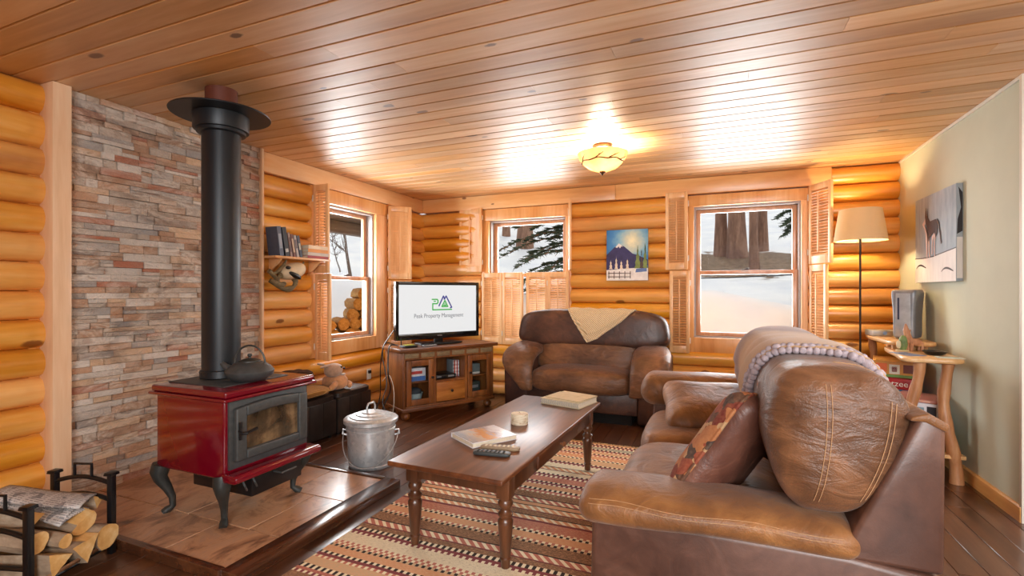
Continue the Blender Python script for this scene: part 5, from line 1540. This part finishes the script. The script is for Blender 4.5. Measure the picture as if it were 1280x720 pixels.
b = B(); b.soft((-.005, 0, .006), (.075, .06, .012), 4, (8, 8, 4)); b.build('base', plain('cream_base', (206, 186, 140), .6), GF)
DS = thing('black_dish', 'small round black dish near the front of the log table', 'dish', (1.40, 4.235, .8205))
b = B(); b.lathe([(.035, 0), (.055, .008), (.068, .024), (.071, .027), (.066, .025), (.05, .011), (.001, .008)], (0, 0, 0), 32); b.build('bowl', M_black, DS)
b = B(); b.lathe([(.036, -.0), (.036, .004)], (0, 0, 0), 24); b.build('foot_ring', M_black, DS)
def paper(x, y, z, w_, l, rz, col, label, n=1):
    T = thing('leaflet', label, 'leaflet', (x, y, z), R(rz))
    b = B(); b.box((0, 0, .002), (w_, l, .003), 0, .0008); b.build('cover', plain('leaflet_%d' % col[2], col, .5), T)
    b = B(); b.box((0, .02, .0037), (w_*.7, l*.35, .0004)); b.build('print', plain('leafprint_%d' % col[2], tuple(max(0, c-60) for c in col), .5), T)
paper(1.235, 4.20, .8205, .11, .20, 20, (120, 134, 170), 'blue grey leaflet under the green figurine on the log table')
paper(1.425, 4.075, .8205, .14, .10, -8, (206, 214, 204), 'pale green leaflet at the near edge of the log table')
# games under the table
def carton(x, y, z, s, rz, col, label, name='game_box', cat='game box', bands=(), text=None, tcol=(245, 240, 230), tsize=.05):
    T = thing(name, label, cat, (x, y, z), R(rz), 'game boxes under the log table')
    b = B(); b.box((0, 0, s[2]*.36), (s[0]-.004, s[1]-.004, s[2]*.72-.001), 0, .002); b.build('tray', plain('tray_%s' % label[:14], tuple(int(c*.85) for c in col), .5), T)
    b = B(); b.box((0, 0, s[2]*.5+.0), (s[0], s[1], s[2]-.002), 0, .002); b.build('lid', plain('lid_%s' % label[:14], col, .45, var=.06), T)
    i = 0
    for (cx_, cz_, ww, hh, cc) in bands:
        b = B(); b.box((cx_*s[0], -s[1]/2-.0006, s[2]*cz_), (ww*s[0], .001, hh*s[2]))
        b.build('print_panel', plain('print_%s_%d' % (label[:10], i), cc, .45), T); i += 1
    if text:
        b = B(); b.text(text, tsize, Mx.Translation(V((0, -s[1]/2-.0015, s[2]*.5))) @ rot('X', 90), .0004); b.build('title', plain('title_%s' % label[:10], tcol, .45), T, smooth=0)
    return T
gx = 1.345
carton(gx+.01, 4.30, .1905, (.26, .30, .10), -35, (70, 96, 60), 'green and blue carton at the bottom front under the log table', bands=((.0, .5, .8, .5, (50, 80, 150)),))
carton(gx, 4.34, .2915, (.25, .30, .20), -28, (206, 206, 214), 'white carton with pink and black pictures in the front stack under the log table', bands=((-.22, .66, .3, .36, (196, 60, 104)), (.12, .6, .2, .5, (120, 150, 160)), (.38, .5, .2, .8, (40, 38, 44)), (-.1, .2, .5, .2, (140, 140, 150))))
carton(gx, 4.34, .4925, (.25, .30, .022), -28, (186, 120, 104), 'flat reddish game lid on top of the white carton under the log table', bands=((0, .5, .7, .5, (206, 160, 140)),))
carton(gx, 4.84, .1905, (.26, .34, .13), -14, (150, 158, 160), 'grey blue carton at the bottom of the rear stack of games', bands=((0, .5, .7, .5, (110, 130, 150)),))
carton(gx, 4.83, .3215, (.255, .33, .10), -16, (206, 214, 206), 'pale carton with teal print in the rear stack of games', bands=((-.2, .5, .35, .6, (70, 140, 140)), (.2, .5, .3, .5, (190, 90, 90))))
carton(gx, 4.84, .4225, (.26, .34, .075), -18, (60, 120, 176), 'blue game box in the rear stack below the red one', bands=((-.15, .5, .5, .5, (196, 206, 196)), (.3, .5, .25, .5, (240, 240, 240))))
carton(gx, 4.82, .4985, (.27, .34, .085), -24, (178, 36, 40), 'red dice game box with a white title in the rear stack', text='Yahtzee', tsize=.062)
carton(gx-.01, 4.84, .5845, (.27, .34, .13), -14, (214, 150, 66), 'orange and yellow game box on top of the rear stack', bands=((-.3, .58, .26, .5, (232, 110, 46)), (.0, .5, .24, .56, (224, 220, 206)), (.0, .5, .12, .3, (170, 60, 56)), (.32, .55, .24, .5, (120, 56, 40)), (0, .1, .98, .16, (110, 150, 70))))
# ------------------------------------------------------------------ paintings
def flatpoly(b, pts, y, mi):
    b.mi = mi; b.prism(pts, 'xz', y-.0012, y)
def sky_mat():
    t = NT('painted_moon_sky'); c = t.coord(); sx = t.n('ShaderNodeSeparateXYZ'); t.l(c, sx.inputs[0])
    dx = t.math('SUBTRACT', sx.outputs[0], .055); dz = t.math('SUBTRACT', sx.outputs[2], .42)
    d = t.math('SQRT', t.math('ADD', t.math('MULTIPLY', dx, dx), t.math('MULTIPLY', dz, dz)))
    d = t.math('ADD', d, t.math('MULTIPLY_ADD', t.noise(c, 14, 4, .6), .12, -.06))
    col = t.ramp(d, [(.02, (250, 244, 206)), (.07, (214, 220, 196)), (.14, (140, 190, 210)), (.22, (70, 140, 200)), (.32, (40, 110, 180))])
    t.bsdf(col, .6); return t.m
P1 = thing('mountain_painting', 'small painting of a snowy peak and fence under a moon on the log wall', 'painting', (-.885, YB-.056, 1.378))
b = B(); b.bx(-.222, .222, -.03, .0, 0, .553, .002); b.build('canvas', [sky_mat()], P1)
mats = [plain('paint_navy', (52, 48, 96), .6, var=.25), plain('paint_white', (236, 232, 228), .6), plain('paint_cream', (228, 214, 190), .6), plain('paint_green', (122, 140, 74), .6, var=.25), plain('paint_brown', (84, 66, 60), .6), plain('paint_blue', (96, 124, 180), .6), plain('paint_darkgreen', (70, 84, 56), .6)]
b = B(); Y = -.030
flatpoly(b, [(-.222, .0), (.222, .0), (.222, .13), (.08, .145), (-.222, .12)], Y-.0002, 1)
flatpoly(b, [(-.222, .115), (.10, .135), (.222, .16), (.222, .22), (.12, .27), (.06, .29), (-.03, .37), (-.085, .395), (-.14, .36), (-.222, .28)], Y-.0006, 0)
flatpoly(b, [(-.125, .365), (-.085, .405), (-.04, .365), (-.06, .372), (-.075, .35), (-.09, .372), (-.108, .355)], Y-.001, 1)
for x0, hh in ((-.175, .105), (-.115, .14), (-.06, .10), (.005, .12)):
    pts = [(x0-.02, .125)]+[(x0-.02+.006*(i % 2)+.016*i/6, .125+hh*i/6) for i in range(6)]+[(x0, .125+hh)]+[(x0+.02-.006*(i % 2)-.016*i/6, .125+hh*i/6) for i in range(5, -1, -1)]
    flatpoly(b, pts, Y-.0014, 2)
for x0, hh, w_, mi in ((.155, .20, .022, 4), (.115, .255, .036, 3), (.192, .275, .030, 3)):
    pts = [(x0-w_, .13)]+[(x0-w_*(1-i/8)+.008*(i % 2), .13+hh*i/8) for i in range(8)]+[(x0, .13+hh)]+[(x0+w_*(1-i/8)-.008*(i % 2), .13+hh*i/8) for i in range(7, -1, -1)]
    flatpoly(b, pts, Y-.0018-.0003*mi, mi)
flatpoly(b, [(.09, .085), (.21, .095), (.21, .135), (.10, .125)], Y-.0012, 5)
for i in range(5):
    x0 = -.20+i*.058; flatpoly(b, [(x0, .02), (x0+.008, .02), (x0+.008, .10), (x0, .10)], Y-.0022, 4)
for z_ in (.035, .075): flatpoly(b, [(-.205, z_), (.045, z_), (.045, z_+.006), (-.205, z_+.010)], Y-.0024, 4)
b.build('painted_scene', mats, P1, smooth=0)
P2 = thing('dog_painting', 'canvas painting of a dark dog standing on snow, on the sage wall', 'painting', (XR, 4.585, 1.328), R(-90))
# local x runs towards the viewer (-y world), local -y faces into the room
def stroke_mat(n, c1, c2):
    t = NT(n); c = t.coord(); t.bsdf(t.ramp(t.noise(t.mapping(c, (3, 3, .6)), 8, 4, .6), [(.3, c1), (.7, c2)]), .6); return t.m
b = B(); b.bx(-.365, .365, -.038, -.001, 0, .665, .002); b.build('canvas', stroke_mat('painted_bluegrey', (138, 152, 166), (172, 184, 192)), P2)
mats = [stroke_mat('painted_snow', (222, 218, 214), (240, 236, 232)), plain('paint_black', (38, 30, 32), .6), plain('paint_chest', (224, 196, 186), .6), plain('paint_darkbrown', (72, 48, 44), .6, var=.2)]
b = B(); Y = -.038
flatpoly(b, [(-.365, 0), (.365, 0), (.365, .225), (.16, .205), (-.02, .188), (-.2, .185), (-.365, .19)], Y-.0004, 0)
bar_pts = [(-.365, .192), (-.2, .187), (-.02, .190), (.16, .207), (.365, .227)]
b.mi = 1
for (x0, a), (x1, c_) in zip(bar_pts, bar_pts[1:]): b.prism([(x0, a-.002), (x1, c_-.002), (x1, c_+.005), (x0, a+.005)], 'xz', Y-.0022, Y-.0008)
S_ = .92; ox, oz = -.175, .19
def D(x, z): return (ox+x*S_, oz+z*S_)
flatpoly(b, [D(.055, 0), D(.075, 0), D(.072, .13), D(.06, .20), D(.10, .20), D(.085, .13), D(.105, 0), D(.122, 0), D(.112, .13), D(.13, .17), D(.02, .26), D(.0, .30), D(-.03, .28), D(.01, .24), D(.03, .18)], Y-.0026, 2)
flatpoly(b, [D(.205, 0), D(.222, 0), D(.218, .12), D(.235, .18), D(.19, .19), D(.205, .10)], Y-.0026, 2); flatpoly(b, [D(.155, .02), D(.17, .02), D(.175, .12), D(.20, .18), D(.16, .17), D(.16, .1)], Y-.0024, 2)
flatpoly(b, [D(.02, .34), D(.035, .42), D(.05, .35), D(.065, .345), D(.072, .405), D(.082, .33), D(.12, .295), D(.24, .30), D(.27, .27), D(.262, .18), D(.235, .155), D(.21, .20), D(.17, .185), D(.13, .165), D(.10, .13), D(.085, .20), D(.05, .255)], Y-.0034, 3)
flatpoly(b, [D(.255, .285), D(.285, .25), D(.315, .16), D(.335, .09), D(.345, .10), D(.33, .17), D(.295, .27), D(.27, .30)], Y-.0036, 3)
flatpoly(b, [D(-.035, .285), D(.0, .31), D(.025, .33), D(.03, .285), D(.0, .265)], Y-.0038, 2)
for x0, z0_ in ((-.33, .115), (.14, .075)):
    n = 12; up = [(x0+.19*i/n, z0_+.028*math.sin(PI*(i/n)**.8)) for i in range(n+1)]
    flatpoly(b, up+[(x, z_-.012*math.sin(PI*(k+1)/(n+3))-.002) for k, (x, z_) in reversed(list(enumerate(up)))], Y-.0026, 1)
b.build('painted_scene', mats, P2, smooth=0)
b = B(); b.bx(.3652, .3668, -.034, -.003, .02, .30); b.build('painted_edge_light', mats[0], P2)
b = B(); b.prism([(-.034, .32), (-.004, .34), (-.004, .60), (-.026, .64), (-.012, .5), (-.03, .42)], 'yz', .3652, .3668); b.build('painted_edge_dark', mats[1], P2)
# ------------------------------------------------------------------ camera, lights, world
cam = bpy.data.cameras.new('camera'); co = bpy.data.objects.new('camera', cam); COL.objects.link(co)
cam.sensor_width = 36; cam.sensor_fit = 'HORIZONTAL'; cam.lens = 36*611.75/1280
cam.shift_y = 4.27/1280
co.location = (0, 0, 1.258); co.rotation_euler = (PI/2, 0, R(22.5347)); cam.clip_start = .02
sc.camera = co
w = bpy.data.worlds.new('sky'); sc.world = w; w.use_nodes = True
nt = w.node_tree; bg = nt.nodes['Background']
bg.inputs[0].default_value = (.97, .975, 1.0, 1); bg.inputs[1].default_value = .72
def area(name, loc, rotv, size, power, color=(1, 1, 1), sy=None, spread=180):
    l = bpy.data.lights.new(name, 'AREA'); l.energy = power; l.color = color; l.size = size
    if sy: l.shape = 'RECTANGLE'; l.size_y = sy
    l.spread = R(spread)
    o = bpy.data.objects.new(name, l); COL.objects.link(o); o.location = loc; o.rotation_euler = rotv; return o
def point(name, loc, power, color, r=.05):
    l = bpy.data.lights.new(name, 'POINT'); l.energy = power; l.color = color; l.shadow_soft_size = r
    o = bpy.data.objects.new(name, l); COL.objects.link(o); o.location = loc; return o
s = bpy.data.lights.new('winter_sun', 'SUN'); s.energy = .5; s.angle = R(6); s.color = (1, .96, .9)
so = bpy.data.objects.new('winter_sun', s); COL.objects.link(so); so.rotation_euler = (R(-22), 0, R(15))
# daylight arriving through the room's windows
area('daylight_window_left', (XL-.30, 4.11, 1.45), (0, R(-90), 0), 1.3, 50, (.95, .98, 1), .75)
area('daylight_window_middle', (-2.09, YB+.35, 1.8), (R(-90), 0, 0), .9, 25, (.95, .98, 1), .6)
area('daylight_window_right', (.285, YB+.35, 1.5), (R(-90), 0, 0), .9, 38, (.95, .98, 1), 1.25)
# added fill lights beside and behind the camera, not fixtures of the house
area('side_fill', (2.9, 1.6, 2.36), (0, 0, 0), 1.6, 90, (.97, .98, 1), 2.6)
area('rear_fill', (1.3, -2.4, 2.0), (R(72), 0, 0), 3.0, 250, (.95, .98, 1), 1.8)
# lamps in the picture
point('ceiling_bulb', (CLX, CLY, 2.33), 80, (1, .88, .70), .05)
point('floor_lamp_bulb', (LPX, LPY, 1.84), 50, (1, .76, .42), .04)
vs = sc.view_settings; vs.view_transform = 'Standard'; vs.look = 'None'; vs.gamma = 1; vs.exposure = 0.42; vs.use_curve_mapping = False
try:
    sc.cycles.max_bounces = 8; sc.cycles.diffuse_bounces = 4; sc.cycles.glossy_bounces = 4; sc.cycles.transparent_max_bounces = 16; sc.cycles.transmission_bounces = 4
    sc.cycles.use_denoising = True; sc.cycles.caustics_reflective = False; sc.cycles.caustics_refractive = False; sc.cycles.sample_clamp_indirect = 6
except Exception: pass
